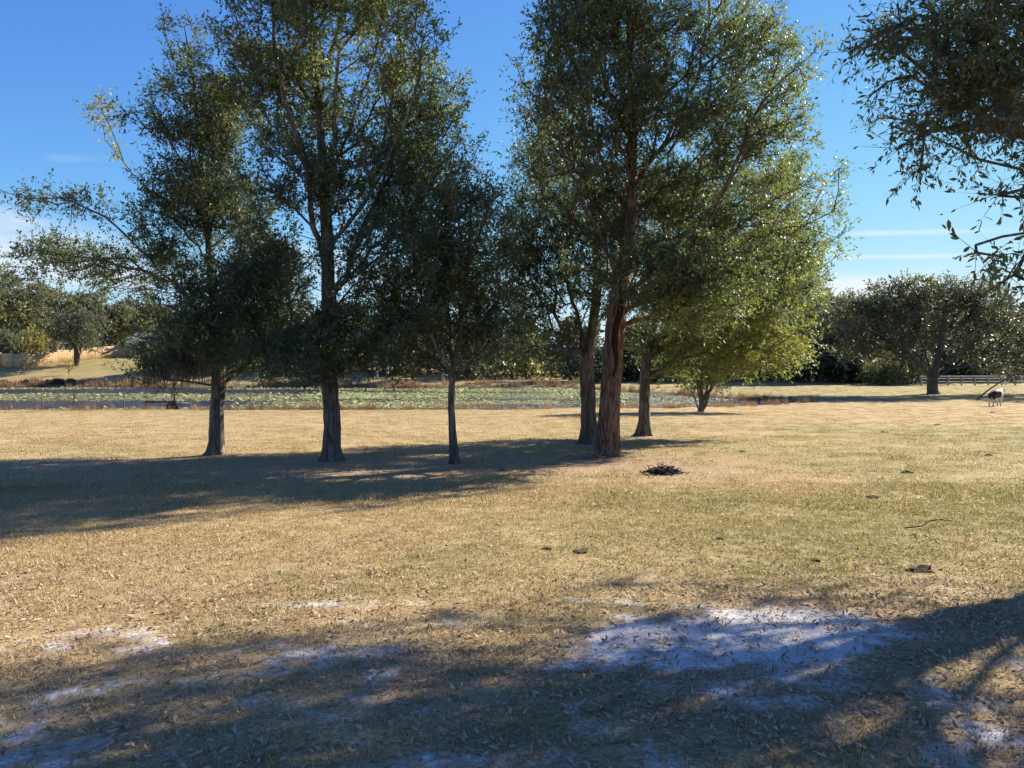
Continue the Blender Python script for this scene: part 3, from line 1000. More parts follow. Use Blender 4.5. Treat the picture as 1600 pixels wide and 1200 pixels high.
make_tree('oak_tree', 'near oak whose dark leafy boughs hang into the upper right corner', b,
          np.array([[9.4, 9.6, b[2] - .1, .34], [9.4, 9.6, b[2] + 1.5, .28], [9.3, 9.6, b[2] + 3.2, .24], [9.3, 9.8, b[2] + 5.5, .17], [9.5, 10.4, b[2] + 9.0, .05]]),
          [[np.array([9.35, 9.6, 2.6]), np.array([7.8, 9.4, 4.2]), np.array([6.2, 8.8, 4.8]), P(1490, 90, 8.0), P(1390, 60, 7.6)],
           [np.array([9.35, 9.6, 2.4]), np.array([7.6, 8.8, 3.4]), P(1640, 210, 7.8), P(1540, 200, 7.6), P(1440, 200, 7.5)],
           [np.array([9.35, 9.6, 2.2]), np.array([7.4, 8.6, 3.0]), P(1650, 330, 7.7), P(1580, 390, 7.6), P(1520, 380, 7.6)],
           [np.array([9.3, 9.6, 3.0]), np.array([8.6, 8.6, 4.2]), np.array([6.9, 7.9, 4.4])],
           [np.array([9.3, 9.7, 4.0]), np.array([8.4, 10.4, 5.6]), np.array([7.2, 10.7, 6.7])],
           [np.array([9.3, 9.7, 4.0]), np.array([10.2, 10.8, 6.0]), np.array([10.8, 11.2, 7.8])]],
          vis_bl + own, 1230, rg, leaves=52, twigs=7, twig_len=0.36, leaf=(0.075, 0.026), gap=0.33, droop=0.25, single_leaves=single, rt=0.008, ljit=0.006)

print('near trees done')

# ------------------------------------------------------------------ trees across the water and at the edges of the pasture


def far_tree(name, label, base, h, w, rng, tint=.35, clumps=200, leaf=(0.30, 0.15), trunk_r=None, lean=0.0, low=0.22, moss=0, stems=1, group=None, leaves=60, twig=1.0, cat='tree', blobs=None, bark=None):
    """a tree h metres tall and w wide with a crown of several lobes"""
    b = np.asarray(base, float)
    r = trunk_r or h * 0.03
    bl = []
    if blobs is None:
        nb = 9
        for k in range(nb):
            a = k * 2.4 + rng.uniform(0, 1)
            t = (k + 0.5) / nb
            zc = h * (low + 0.12 + (0.86 - low - 0.12) * t)
            prof = math.sin(math.pi * min(1, 0.22 + 0.72 * t)) ** 0.8
            rr = w * 0.5 * prof
            off = rr * 0.55
            bl.append((b + np.array([math.cos(a) * off, math.sin(a) * off, zc]), (rr * 0.62 + 0.2, rr * 0.62 + 0.2, h * 0.15 * rng.uniform(.8, 1.25)), 1, tint + rng.uniform(-.07, .07)))
    else:
        bl = blobs
    z0 = b[2]
    tr = np.array([[b[0], b[1], z0 - .3, r * 1.05], [b[0] + lean * .2, b[1], z0 + h * .15, r * .9], [b[0] + lean * .5, b[1], z0 + h * .4, r * .65], [b[0] + lean, b[1], z0 + h * .8, r * .2]])
    limbs = []
    for k in range(5):
        a = k * 1.26 + rng.uniform(-.3, .3)
        s = np.array([b[0] + lean * .2, b[1], z0 + h * (.14 + .05 * k)])
        d = np.array([math.cos(a), math.sin(a), 0])
        limbs.append([s, s + d * w * .14 + np.array([0, 0, h * .12]), s + d * w * .32 + np.array([0, 0, h * .22])])
    if stems > 1:
        s = b - np.array([0, 0, .2])
        limbs.append([s + np.array([.1, 0, 0]), s + np.array([h * .05, 0, h * .2]), s + np.array([h * .12, 0, h * .45])])
    return make_tree(name, label, b, tr, limbs, bl, clumps, rng, leaves=leaves, twigs=6, twig_len=twig, leaf=leaf, rt=0.02, bark=bark or M_bark_far, leafmat=M_leaf_far, cat=cat, group=group,
                     gap=0.30, step=1.2, flare=1.4, moss=moss, wob=0.08)


def fbase(u, yy):
    x = (u - 800) / F * yy
    return np.array([x, yy, gz(x, yy)])


# big live oak by the right
b = G(1458, 616); D = b[1]; rg = R(101)
print('oak at', b)
make_tree('live_oak_tree', 'broad grey-green live oak with spreading limbs, standing alone at right', b,
          px_trunk(b, D, [(1458, 619, .58), (1457, 605, .52), (1457, 592, .50), (1462, 575, .36), (1468, 545, .28), (1475, 500, .2), (1480, 460, .06)]),
          [px_line(D, [(1456, 596), (1440, 570, -1), (1420, 550, -2), (1385, 525, -2.5), (1345, 510, -3)]),
           px_line(D, [(1458, 590), (1470, 560, 1), (1490, 530, 2), (1510, 500, 3), (1530, 480, 3)]),
           px_line(D, [(1460, 594), (1480, 578, -1), (1510, 572, -2), (1545, 575, -2.5), (1580, 570, -3)]),
           px_line(D, [(1457, 590), (1445, 550, 1.5), (1430, 510, 2), (1415, 470, 2.5)]),
           px_line(D, [(1460, 580), (1455, 530, -2), (1450, 490, -3), (1450, 460, -3)])],
          px_blobs(D, [(1345, 500, 45, 32, 1, .38), (1365, 535, 45, 30, .9, .36), (1390, 475, 50, 30, 1, .4), (1440, 462, 50, 26, 1, .42), (1425, 510, 50, 32, .8, .36), (1490, 460, 45, 28, 1, .42), (1500, 500, 50, 32, .9, .38),
                       (1540, 480, 45, 32, 1, .38), (1555, 525, 45, 35, 1, .33), (1400, 550, 35, 22, .7, .36), (1500, 545, 45, 24, .6, .34), (1580, 550, 40, 28, .8, .3), (1325, 545, 30, 25, .7, .36), (1310, 505, 30, 30, .8, .42), (1340, 475, 35, 25, .8, .45), (1420, 448, 35, 18, .7, .5), (1520, 452, 35, 20, .7, .5)], rng=rg, thick=1.1),
          620, rg, leaves=78, twigs=7, twig_len=1.1, leaf=(0.30, 0.13), rt=0.022, bark=M_bark_far, leafmat=M_leaf_far, gap=0.32, step=1.0, flare=1.25)

far_tree('oak_tree', 'dark oak at the right edge, boughs drooping behind the cow', fbase(1668, 78), 11, 13, R(102), .22, 260, (0.26, 0.12), low=.05)
far_tree('cedar_tree', 'dark blue-green tree left of the live oak, reaching the ground', fbase(1318, 112), 11.5, 9.5, R(103), .18, 240, (0.34, 0.16), low=.0)
far_tree('oak_tree', 'tall olive oak rising behind the left side of the live oak', fbase(1345, 132), 15, 15, R(104), .38, 260, (0.38, 0.18))
far_tree('evergreen_shrub', 'bright yellow-green shrub in the gap under the live oak limbs', fbase(1378, 104), 4.6, 6, R(105), .68, 90, (0.3, 0.14), low=.0, cat='shrub')
far_tree('evergreen_shrub', 'dull olive shrub just left of the live oak trunk', fbase(1425, 106), 5.2, 5.4, R(106), .48, 80, (0.3, 0.14), low=.0, cat='shrub')
far_tree('evergreen_shrub', 'yellow-green shrub under the right limbs of the live oak, before the white rail fence', fbase(1548, 112), 4.0, 7.5, R(107), .62, 90, (0.3, 0.14), low=.0, cat='shrub')

# left bank, beyond the cedar fence
b = G(120, 571)
print('fence tree', b)
far_tree('round_tree', 'round grey-green tree with forked trunk before the cedar fence', fbase(120, b[1]), 10.2, 9.6, R(108), .30, 260, (0.30, 0.14), low=.20, stems=2, trunk_r=.42)
far_tree('mossy_oak_tree', 'huge moss-hung oak at the left edge beyond the fence', fbase(8, 150), 20, 20, R(109), .50, 420, (0.5, 0.23), moss={'near': (P(18, 500, 148), np.array([5, 6, 4])), 'n': 700, 'len': 3.2})
far_tree('evergreen_shrub', 'yellow-green rounded shrub behind the cedar fence', fbase(52, 138), 6.4, 8.6, R(110), .84, 120, (0.32, 0.15), low=.0, cat='shrub')
far_tree('evergreen_shrub', 'small dull green shrub at the left edge behind the fence', fbase(12, 134), 5.0, 5.6, R(111), .42, 90, (0.32, 0.15), low=.0, cat='shrub')
far_tree('oak_tree', 'tall green oak right behind the round fork-trunked tree', fbase(150, 165), 15.5, 17, R(112), .48, 380, (0.5, 0.24))
far_tree('oak_tree', 'olive oak filling the gap between mossy oak and round tree', fbase(82, 178), 17.5, 17, R(113), .55, 380, (0.52, 0.25))
far_tree('oak_tree', 'pale olive oak seen through the leftmost row oak', fbase(225, 172), 15, 15, R(114), .52, 340, (0.52, 0.25))
far_tree('oak_tree', 'green oak between the two leftmost row trunks, across the pond', fbase(420, 150), 12, 14, R(115), .42, 200, (0.42, 0.2), low=.1)

# the wood on the far side reads as one mass
rg = R(120)
S = Soup()
SW = Soup()
for u in np.concatenate([np.arange(-90, 260, 26), np.arange(230, 1000, 24), np.arange(980, 1760, 22), np.arange(1240, 1760, 30)]):
    yy = rg.uniform(182, 214) if u < 256 else rg.uniform(112, 140) if u < 1230 else rg.uniform(112, 150)
    u = u + rg.uniform(-14, 14)
    b = fbase(u, yy)
    h = rg.uniform(9, 13.5) * (1.12 if u > 1260 else 1.0 if u < 256 else 0.78)
    w = h * rg.uniform(.75, 1.1)
    tn = rg.uniform(.25, .55)
    V, f = tube(np.array([b - [0, 0, .3], b + [rg.normal() * .2, 0, h * .35], b + [rg.normal() * .4, 0, h * .75]]), [.28, .2, .08], 6)
    SW.add(V, f)
    for k in range(9):
        t = (k + .5) / 9
        a = k * 2.4
        rr = w * .5 * math.sin(math.pi * min(1, .38 + .57 * t)) ** .8
        c = b + np.array([math.cos(a) * rr * .5, math.sin(a) * rr * .5, h * (.04 + .86 * t)])
        n = 150
        d = unit(rg.normal(size=(n, 3)))
        p = c + d * np.array([rr * .62, rr * .62, h * .13]) * (rg.random(n) ** .45)[:, None]
        dd = unit(d + rg.normal(size=(n, 3)) * .8)
        V, f = leaf_quads(p, dd, .85 * (.6 + .8 * rg.random(n)), .42 * (.6 + .8 * rg.random(n)), rg)
        S.add(V, f, np.clip(tn + rg.normal() * .08 + rg.normal(size=n) * .08, 0, 1))
V, f, t = S.arrays()
fw_ = tag(link('far_wood', np_mesh('far_wood', V, f, t, False, M_leaf_far)), 'dark wood lining the far side of the pond and pasture', 'wood', kind='stuff')
V, f, t = SW.arrays()
tag(link('trunks', np_mesh('trunks', V, f, t, True, M_bark_far), fw_), kind='stuff')

# pale bare trunks across the water
for u, v, hh, lab in ((589, 592, 4.4, 'left of two pale slim trunks close together across the pond'), (605, 592, 4.8, 'right of two pale slim trunks close together across the pond'),
                      (692, 596, 5.0, 'pale trunk across the pond just left of the slender oak trunk'), (634, 590, 4.0, 'thin grey trunk across the pond between the pale pair and slender oak')):
    b = G(u, v)
    b = fbase(u, min(b[1], 125))
    far_tree('pale_tree', lab, b, hh * 2.0, hh * 1.1, R(int(u)), .45, 70, (0.34, 0.16), trunk_r=.22, low=.42, bark=M_pale)

# house glimpsed behind the left trees
hb = fbase(268, 160)
hr = empty('house', tuple(hb), 'dark low house with pale grey roof beyond the fence, half hidden by leaves', 'house')


def hbox(name, x, y, z, sx, sy, sz, m, par=None, root=hr):
    V, f = box(x, y, z, sx, sy, sz)
    return link(name, np_mesh(name, V, [f], None, False, m), par or root)


wl = hbox('wall', 0, 0, 1.3, 13, 8, 3.4, M_wall)
rv = np.array([[-7.2, -4.7, 2.9], [7.2, -4.7, 2.9], [7.2, 4.7, 2.9], [-7.2, 4.7, 2.9], [-7.2, 0, 5.2], [7.2, 0, 5.2], [-7.2, -4.7, 2.75], [7.2, -4.7, 2.75], [7.2, 4.7, 2.75], [-7.2, 4.7, 2.75]])
me = bpy.data.meshes.new('roof')
me.from_pydata([tuple(v) for v in rv], [], [(0, 1, 5, 4), (2, 3, 4, 5), (0, 4, 3, 9, 6), (1, 7, 8, 2, 5), (6, 7, 1, 0), (8, 9, 3, 2), (6, 9, 8, 7)])
me.materials.append(M_roof)
link('roof', me, hr)
for x in (-4, 0.5, 4.5):
    wn_ = hbox('window', x, -4.03, 1.6, 1.5, 0.08, 1.2, M_white)
    hbox('pane', x, -4.08, 1.6, 1.3, 0.05, 1.0, M_glass, wn_)

# cedar board fence on the far bank: one run lit by the sun, one turned away from it
A = fbase(41, 118)
fr = empty('board_fence', tuple(A), 'tall sunlit cedar board fence on the far left bank', 'fence')
fl = empty('board_fence', tuple(A), 'shaded run of cedar fence at the far left edge, turned from the sun', 'fence')


def panel_mesh(wd):
    S_ = Soup()
    n = int(round(wd / 0.15))
    for k in range(n):
        V, f = box((k + .5) * wd / n, 0.012 * (k % 2), 1.1 + 0.02 * math.sin(k * 5.1), wd / n - 0.012, 0.022, 2.3)
        S_.add(V, f)
    for z in (.35, 1.8):
        V, f = box(wd / 2, .06, z, wd, .05, .09)
        S_.add(V, f)
    V, f = box(0.0, .10, 1.1, .1, .1, 2.4)
    S_.add(V, f)
    V, f, t = S_.arrays()
    return np_mesh('panel', V, f, None, False, M_fence)


pm = panel_mesh(2.4)


def run(root, start, d, n):
    d = np.array(d) / np.linalg.norm(d)
    for k in range(n):
        p = start[:2] + d * 2.4 * k
        o = link('panel', pm, root)
        o.location = (p[0] - root.location[0], p[1] - root.location[1], gz(p[0], p[1]) - .12 - root.location[2])
        o.rotation_euler = (0, 0, math.atan2(d[1], d[0]))


run(fr, A, (0.50, 0.86), 13)
run(fl, A + np.array([-0.2, 0.05, 0]), (-0.93, 0.28), 9)

# ------------------------------------------------------------------ small things round the pond


def rail(root, name, p, q, r0, m, sides=6, r1=None, wob=0.15, n=5, seed=1, jit=0.0):
    rg_ = R(seed)
    t = np.linspace(0, 1, n)[:, None]
    pts = np.asarray(p) * (1 - t) + np.asarray(q) * t
    if jit:
        pts[1:-1] += rg_.normal(size=(n - 2, 3)) * jit
    V, f = tube(pts, np.linspace(r0, r1 if r1 else r0, n), sides, wob=wob, rng=rg_)
    capf = np.array([[0, 1, 2, 3]]) if sides >= 4 else np.zeros((0, 4), int)
    return part(name, V, [f], m, root, smooth=sides > 4)


# wire fence along the near shore
fy = 54.0
posts = [(-12, 1.25), (22, 1.2), (64, 1.2), (157, 1.1), (193, 1.35), (297, 1.15), (350, 1.2), (390, 1.35)]
p0 = fbase(157, fy)
wf = empty('wire_fence', tuple(p0), 'low wire fence on thin posts along the near pond shore', 'fence')
tops = []
for i, (u, h) in enumerate(posts):
    q = fbase(u, fy + 0.6 * math.sin(i * 1.7))
    rail(wf, 'post', q - [0, 0, .3], q + [0.03 * math.sin(i * 3), 0, h], .045, M_post, 6, .04, seed=i)
    tops.append((q, h))
for z in (.3, .6, .9, 1.1):
    pts = np.array([q + [0, -.05, z * h / 1.2] for q, h in tops])
    V, f = tube(resample(pts, 1.0), np.full(len(resample(pts, 1.0)), .009), 4)
    part('wire', V, [f], M_wire, wf)
S = Soup()
for k in range(64):
    q = fbase(-10 + k * 1.5, fy + .2)
    V, f = tube(np.array([q, q + [0, 0, 1.05]]), [.006, .006], 4)
    S.add(V, f)
V, f, _ = S.arrays()
part('wire_mesh', V, f, M_wire, wf)

# plank landing frame and stump by the water
g0, g1 = fbase(228, 55.0), fbase(272, 55.0)
gt = empty('landing_frame', tuple(g0), 'dark wooden frame of posts and two rails at the pond edge', 'frame')
rail(gt, 'post', g0 - [0, 0, .3], g0 + [0, 0, 1.15], .085, M_rot, 8)
rail(gt, 'post', g1 - [0, 0, .3], g1 + [0, 0, 1.65], .06, M_rot, 8, seed=3)
rail(gt, 'rail', g0 + [-.1, -.03, 1.03], g1 + [.15, -.03, 1.10], .055, M_rot, 6, seed=4)
rail(gt, 'rail', g0 + [-.1, -.08, .42], g1 + [.1, -.08, .45], .075, M_rot, 6, seed=5)
g2 = fbase(297, 55.0)
rail(gt, 'rail', g1 + [.05, -.03, 1.05], g2 + [.1, -.03, 1.0], .045, M_white, 6, seed=6)


def lump(name, label, cat, base, rx, ry, rz, m, seed, rough=.3, group=None, sub=3):
    bm = bmesh.new()
    bmesh.ops.create_icosphere(bm, subdivisions=sub, radius=1.0)
    rr = R(seed)
    ph = rr.uniform(0, 6, 12)
    for v in bm.verts:
        c = v.co
        k = 1 + rough * (math.sin(c.x * 3.1 + ph[0]) * math.sin(c.y * 3.7 + ph[1]) + .6 * math.sin(c.x * 7 + ph[2]) * math.sin(c.z * 6 + ph[3]) + .4 * math.sin(c.y * 11 + ph[4] + c.x * 5)) + rough * .25 * rr.normal()
        v.co = Vector((c.x * rx * k, c.y * ry * k, max(-.25, c.z) * rz * k))
    me = bpy.data.meshes.new(name)
    bm.to_mesh(me)
    bm.free()
    me.materials.append(m)
    o = bpy.data.objects.new(name, me)
    o.location = base
    col.objects.link(o)
    if label:
        tag(o, label, cat, group)
    return o


lump('tree_stump', 'black rotten stump at the foot of the landing frame', 'stump', fbase(267, 54.6), .5, .4, .85, M_rot, 3, .3)

# dead sapling in the fence
b = fbase(114, 54.5)
sp = empty('dead_sapling', tuple(b), 'small dark dead sapling with crossed twigs at the pond fence', 'sapling')
rail(sp, 'stem', b - [0, 0, .2], b + [.05, 0, 1.5], .055, M_rot, 6, .025, seed=8, jit=.03)
for k, (z, dx, dz) in enumerate(((1.0, .55, .35), (.8, -.5, .4), (1.25, .4, .3), (1.2, -.35, .3), (.5, .45, -.1))):
    rail(sp, 'twig', b + [.03, 0, z], b + [dx, .1 * (-1) ** k, z + dz], .02, M_rot, 5, .006, seed=20 + k, jit=.03)

# dark logs on the far bank
for i, (u, w, lab) in enumerate(((4, 1.6, 'dark log on the far bank at the left edge'), (62, 2.0, 'longest dark log on the far bank below the cedar fence'), (88, 1.9, 'dark log on the far bank left of the hump-shaped one'),
                                 (111, 1.2, 'hump-shaped dark stump on the far bank, rightmost of the dark logs'), (37, 1.3, 'low brown log on the far bank near the left edge'))):
    q = fbase(u, 103.5)
    lump('fallen_log', lab, 'log', (q[0], q[1], q[2] + .05), w * .75, .4, .55 if i in (2, 3) else .38, M_rot, 40 + i, .35)

# two young saplings on the far bank
for u, h, lab in ((38, 3.2, 'thin bare sapling in front of the fence corner'), (107, 2.6, 'small reddish bush on the far bank, left of the forked trunk')):
    b = fbase(u, 112)
    far_tree('young_sapling', lab, b, h, h * .7, R(int(u) + 7), .92, 14, (0.16, 0.08), trunk_r=.05, leaves=30, twig=.5, low=.1, cat='sapling')

# far white rails at right
b = fbase(1450, 101)
rf = empty('rail_fence', tuple(b), 'pale rail fence behind the live oak at far right', 'fence')
for k in range(11):
    q = fbase(1440 + k * 21, 101)
    V, f = box(q[0], q[1], q[2] + .6, .14, .14, 1.5)
    part('post', V, [f], M_rail, rf)
q0, q1 = fbase(1436, 101), fbase(1655, 101)
for z in (.55, .95, 1.25):
    V, f = tube(np.array([q0 + [0, -.12, z], q1 + [0, -.12, z]]), [.07, .07], 4)
    part('rail', V, [f], M_rail, rf)

# fallen limb by the cow
b = G(1527, 626)
fb = empty('fallen_limb', tuple(b), 'bare fallen limb slanting up to the right behind the cow', 'branch')
q = [b + [0, 0, .1], b + [.9, .3, .75], b + [2.3, .8, 1.5], b + [4.0, 1.2, 2.2], b + [5.6, 1.4, 2.9]]
V, f = tube(resample(np.array(q), .4), np.linspace(.085, .035, len(resample(np.array(q), .4))), 7, wob=.2, rng=R(5))
part('main_limb', V, [f], M_post, fb, smooth=True)
for k, (s, e) in enumerate(((0, (-1.0, -.4, -.05)), (2, (1.2, -.5, .8)), (3, (1.5, .2, -.4)))):
    rail(fb, 'side_branch', q[s], q[s] + np.array(e), .035, M_post, 5, .012, seed=60 + k, jit=.07)

# ------------------------------------------------------------------ cow


def build_cow():
    b = G(1556, 634.5)
    J = {'pelvis': (-.62, 0, 1.16), 'loin': (-.25, 0, 1.12), 'rib': (.15, 0, 1.06), 'wither': (.52, 0, 1.12), 'neck': (.84, .04, 1.28), 'poll': (1.14, .08, 1.46), 'face': (1.34, .10, 1.30), 'muz': (1.48, .11, 1.14)}
    E = [('pelvis', 'loin'), ('loin', 'rib'), ('rib', 'wither'), ('wither', 'neck'), ('neck', 'poll'), ('poll', 'face'), ('face', 'muz')]
    Rr = {'pelvis': (.27, .30), 'loin': (.33, .37), 'rib': (.35, .42), 'wither': (.26, .36), 'neck': (.16, .24), 'poll': (.12, .14), 'face': (.10, .12), 'muz': (.075, .08)}
    for s, n in ((-1, 'r'), (1, 'l')):
        J['hip' + n] = (-.62, s * .17, .95); J['stif' + n] = (-.50, s * .20, .72); J['hock' + n] = (-.72, s * .19, .42 if s > 0 else .44); J['hh' + n] = (-.66 + .08 * s, s * .19, .06); J['ht' + n] = (-.60 + .08 * s, s * .19, .03)
        E += [('pelvis', 'hip' + n), ('hip' + n, 'stif' + n), ('stif' + n, 'hock' + n), ('hock' + n, 'hh' + n), ('hh' + n, 'ht' + n)]
        Rr.update({'hip' + n: (.17, .19), 'stif' + n: (.12, .14), 'hock' + n: (.06, .07), 'hh' + n: (.05, .05), 'ht' + n: (.05, .04)})
        J['sh' + n] = (.46, s * .17, .86); J['el' + n] = (.40, s * .19, .66); J['kn' + n] = (.46 + .05 * s, s * .18, .38); J['fh' + n] = (.45 + .10 * s, s * .18, .06); J['ft' + n] = (.51 + .10 * s, s * .18, .03)
        E += [('wither', 'sh' + n), ('sh' + n, 'el' + n), ('el' + n, 'kn' + n), ('kn' + n, 'fh' + n), ('fh' + n, 'ft' + n)]
        Rr.update({'sh' + n: (.14, .17), 'el' + n: (.09, .10), 'kn' + n: (.06, .06), 'fh' + n: (.05, .05), 'ft' + n: (.05, .04)})
        J['ear' + n] = (1.10, .08 + s * .22, 1.46)
        E.append(('poll', 'ear' + n)); Rr['ear' + n] = (.055, .03)
    J['tail1'] = (-.90, 0, 1.16); J['tail2'] = (-.98, .02, .80); J['tail3'] = (-.98, .03, .45)
    E += [('pelvis', 'tail1'), ('tail1', 'tail2'), ('tail2', 'tail3')]
    Rr.update({'tail1': (.045, .045), 'tail2': (.03, .03), 'tail3': (.05, .05)})
    names = list(J)
    me = bpy.data.meshes.new('cow_skeleton')
    me.from_pydata([J[n] for n in names], [(names.index(a), names.index(c)) for a, c in E], [])
    o = bpy.data.objects.new('cow_skeleton', me)
    col.objects.link(o)
    md = o.modifiers.new('skin', 'SKIN')
    md.use_smooth_shade = True
    for i, n in enumerate(names):
        me.skin_vertices[0].data[i].radius = Rr[n]
        me.skin_vertices[0].data[i].use_root = (n == 'pelvis')
    o.modifiers.new('sub', 'SUBSURF').levels = 2
    o.modifiers['sub'].render_levels = 2
    dg = bpy.context.evaluated_depsgraph_get()
    body = bpy.data.meshes.new_from_object(o.evaluated_get(dg))
    body.name = 'cow'
    bpy.data.objects.remove(o)
    bpy.data.meshes.remove(me)
    m, N = new_mat('cow_hide')
    t = N.n('ShaderNodeTexCoord')
    sp_ = N.n('ShaderNodeSeparateXYZ')
    N.link(t.outputs['Object'], sp_.inputs[0])
    wob = N.m('MULTIPLY', N.m('SUBTRACT', N.noise(t.outputs['Object'], 2.5, 3, .5), .5), .5)
    front = N.sstep(N.m('ADD', sp_.outputs[0], wob), .20, .26)
    leg = N.m('SUBTRACT', 1.0, N.sstep(N.m('ADD', sp_.outputs[2], wob), .62, .68))
    w = N.m('MAXIMUM', front, leg)
    foot = N.m('SUBTRACT', 1.0, N.sstep(sp_.outputs[2], .14, .18))
    ear = N.sstep(N.m('ABSOLUTE', N.m('SUBTRACT', sp_.outputs[1], .08)), .17, .2)
    ear = N.m('MULTIPLY', ear, N.sstep(sp_.outputs[0], .9, .95))
    c_ = N.mix(w, (.014, .012, .011), (.62, .58, .52))
    c_ = N.mix(N.m('MAXIMUM', foot, ear), c_, (.02, .017, .015))
    finish(N, principled(N, c_, .6, .3))
    body.materials.clear()
    body.materials.append(m)
    c = bpy.data.objects.new('cow', body)
    c.location = (b[0], b[1], b[2] - .02)
    c.rotation_euler = (0, 0, math.radians(28))
    col.objects.link(c)
    c.scale = (.92, .92, .92)
    tag(c, 'black cow with white shoulders, face and legs, alone at the far right', 'cow')


build_cow()

# ------------------------------------------------------------------ things lying on the pasture
b = G(1036, 741)
hp = lump('debris_heap', 'dark heap of rotten roots and sticks on the grass right of the great oak', 'debris heap', tuple(b), .26, .2, .13, M_rot, 70, .3, None, 4)
hp.scale = (.82, .82, .9)
rg = R(71)
for k in range(90):
    a = rg.uniform(0, 6.28)
    r = .48 * rg.random() ** .7
    p = np.array([math.cos(a) * r * 1.15, math.sin(a) * r * .8, max(.01, .17 * (1 - (r / .42) ** 2) * rg.uniform(.5, 1.2))])
    a2 = rg.uniform(0, 6.28)
    q = p + np.array([math.cos(a2), math.sin(a2), rg.uniform(-.15, .5)]) * rg.uniform(.06, .24)
    q[2] = max(q[2], .005)
    w0 = rg.uniform(.006, .022)
    V, f = tube(np.array([p, (p + q) / 2 + rg.normal(size=3) * .02, q]), [w0, w0 * .9, w0 * .4], 5, wob=.5, rng=rg)
    link('stick', np_mesh('stick', V, [f], None, True, M_stick if k % 3 == 0 else M_post if k % 3 == 1 else M_rot), hp)

DUNG = [(1363, 778, .11, 'dark dung pat on the open grass at right, midway to the cow'), (908, 863, .10, 'dark dung pat at the centre, between the two shadows'), (1441, 892, .13, 'largest dark dung pat, just above the foreground shadow at right'),
        (854, 858, .06, 'small dung pat just left of the central one'), (1276, 877, .06, 'small dung pat left of the largest one'), (1465, 664, .16, 'dung pat on the far grass in front of the live oak'), (1380, 676, .13, 'dung pat on the far grass, below and left of the live oak'),
        (1418, 739, .12, 'flat dung pat on the green grass at right'), (1545, 712, .12, 'dung pat near the right edge, below the cow'), (1550, 645, .16, 'dung pat right below the cow'), (1160, 706, .10, 'small dung pat on the grass right of the debris heap'),
        (1095, 690, .10, 'dung pat between the short oak and the open grass'), (785, 736, .09, 'dark dung pat in the tree shade right of the slender trunk'), (1125, 843, .06, 'small dung pat on the bare centre-right grass')]
for i, (u, v, r, lab) in enumerate(DUNG):
    q = G(u, v)
    d = lump('dung_pat', lab, 'dung', tuple(q), r * .85, r * .75, r * .32, M_dung, 200 + i, .35, 'dung pats on the pasture', 2)
    d.rotation_euler = (0, 0, i * 1.3)

# twig on the grass at right
b = G(1448, 824)
tw = empty('fallen_twig', tuple(b), 'thin curved fallen twig on the grass at right', 'twig')
pts = np.array([b + [-.32, -.12, .02], b + [-.1, -.08, .03], b + [.05, .05, .06], b + [.2, .2, .05], b + [.42, .22, .03]])
V, f = tube(resample(pts, .05), np.linspace(.008, .004, len(resample(pts, .05))), 6)
part('stem', V, [f], M_rot, tw, smooth=True)
rail(tw, 'side_twig', b + [.05, .05, .06], b + [.25, .02, .1], .006, M_rot, 5, .003)

# broken branches at the foot of the great oak
b = G(918, 716)
bb = empty('broken_branch', tuple(b), 'pale broken branches lying at the foot of the great oak', 'branch')
rg = R(72)
for k in range(11):
    p = b + np.array([rg.uniform(-.6, .35), rg.uniform(-.25, .3), .02 + rg.uniform(0, .1)])
    d = np.array([rg.uniform(-.8, .8), rg.uniform(-.3, .3), rg.uniform(0, .3)])
    rail(bb, 'stick', p - d * .4, p + d * .6, .018, M_stick, 5, .007, seed=80 + k, jit=.04, n=6)

# ------------------------------------------------------------------ ground cover: grass, fallen leaves, reeds, lily pads


def blades(n, rad, h, w, rng, lean=.7, curve=True):
    a = rng.uniform(0, 2 * math.pi, n)
    r = rad * np.sqrt(rng.random(n))
    base = np.stack([np.cos(a) * r, np.sin(a) * r, np.full(n, -.008)], -1)
    a2 = rng.uniform(0, 2 * math.pi, n)
    hh = h * (.4 + .9 * rng.random(n))
    ln = lean * rng.random(n)
    dirv = np.stack([np.cos(a2) * ln, np.sin(a2) * ln, np.sqrt(np.maximum(.05, 1 - ln ** 2))], -1)
    s = np.stack([-np.sin(a2), np.cos(a2), np.zeros(n)], -1) * (w * (.6 + .8 * rng.random(n)))[:, None]
    m = base + dirv * hh[:, None] * .55
    tip = base + dirv * hh[:, None] + np.stack([np.cos(a2), np.sin(a2), -.6 * np.ones(n)], -1) * (hh * .28 * ln)[:, None]
    V = np.stack([base - s, base + s, m + s * .7, m - s * .7, tip], 1).reshape(-1, 3)
    i = np.arange(n)[:, None] * 5
    return V, i + np.array([0, 1, 2, 3]), i + np.array([3, 2, 4])


def proto(name, V, faces, tint, mat):
    return bpy.data.objects.new(name, np_mesh(name, V, faces, tint, False, mat))


def blade_proto(name, n, rad, h, w, seed, mat, lean=.7):
    rng = R(seed)
    V, f4, f3 = blades(n, rad, h, w, rng, lean)
    t = np.clip(.5 + .25 * rng.normal(size=n), 0, 1)
    return proto(name, V, [f4, f3], np.concatenate([t, t]), mat)


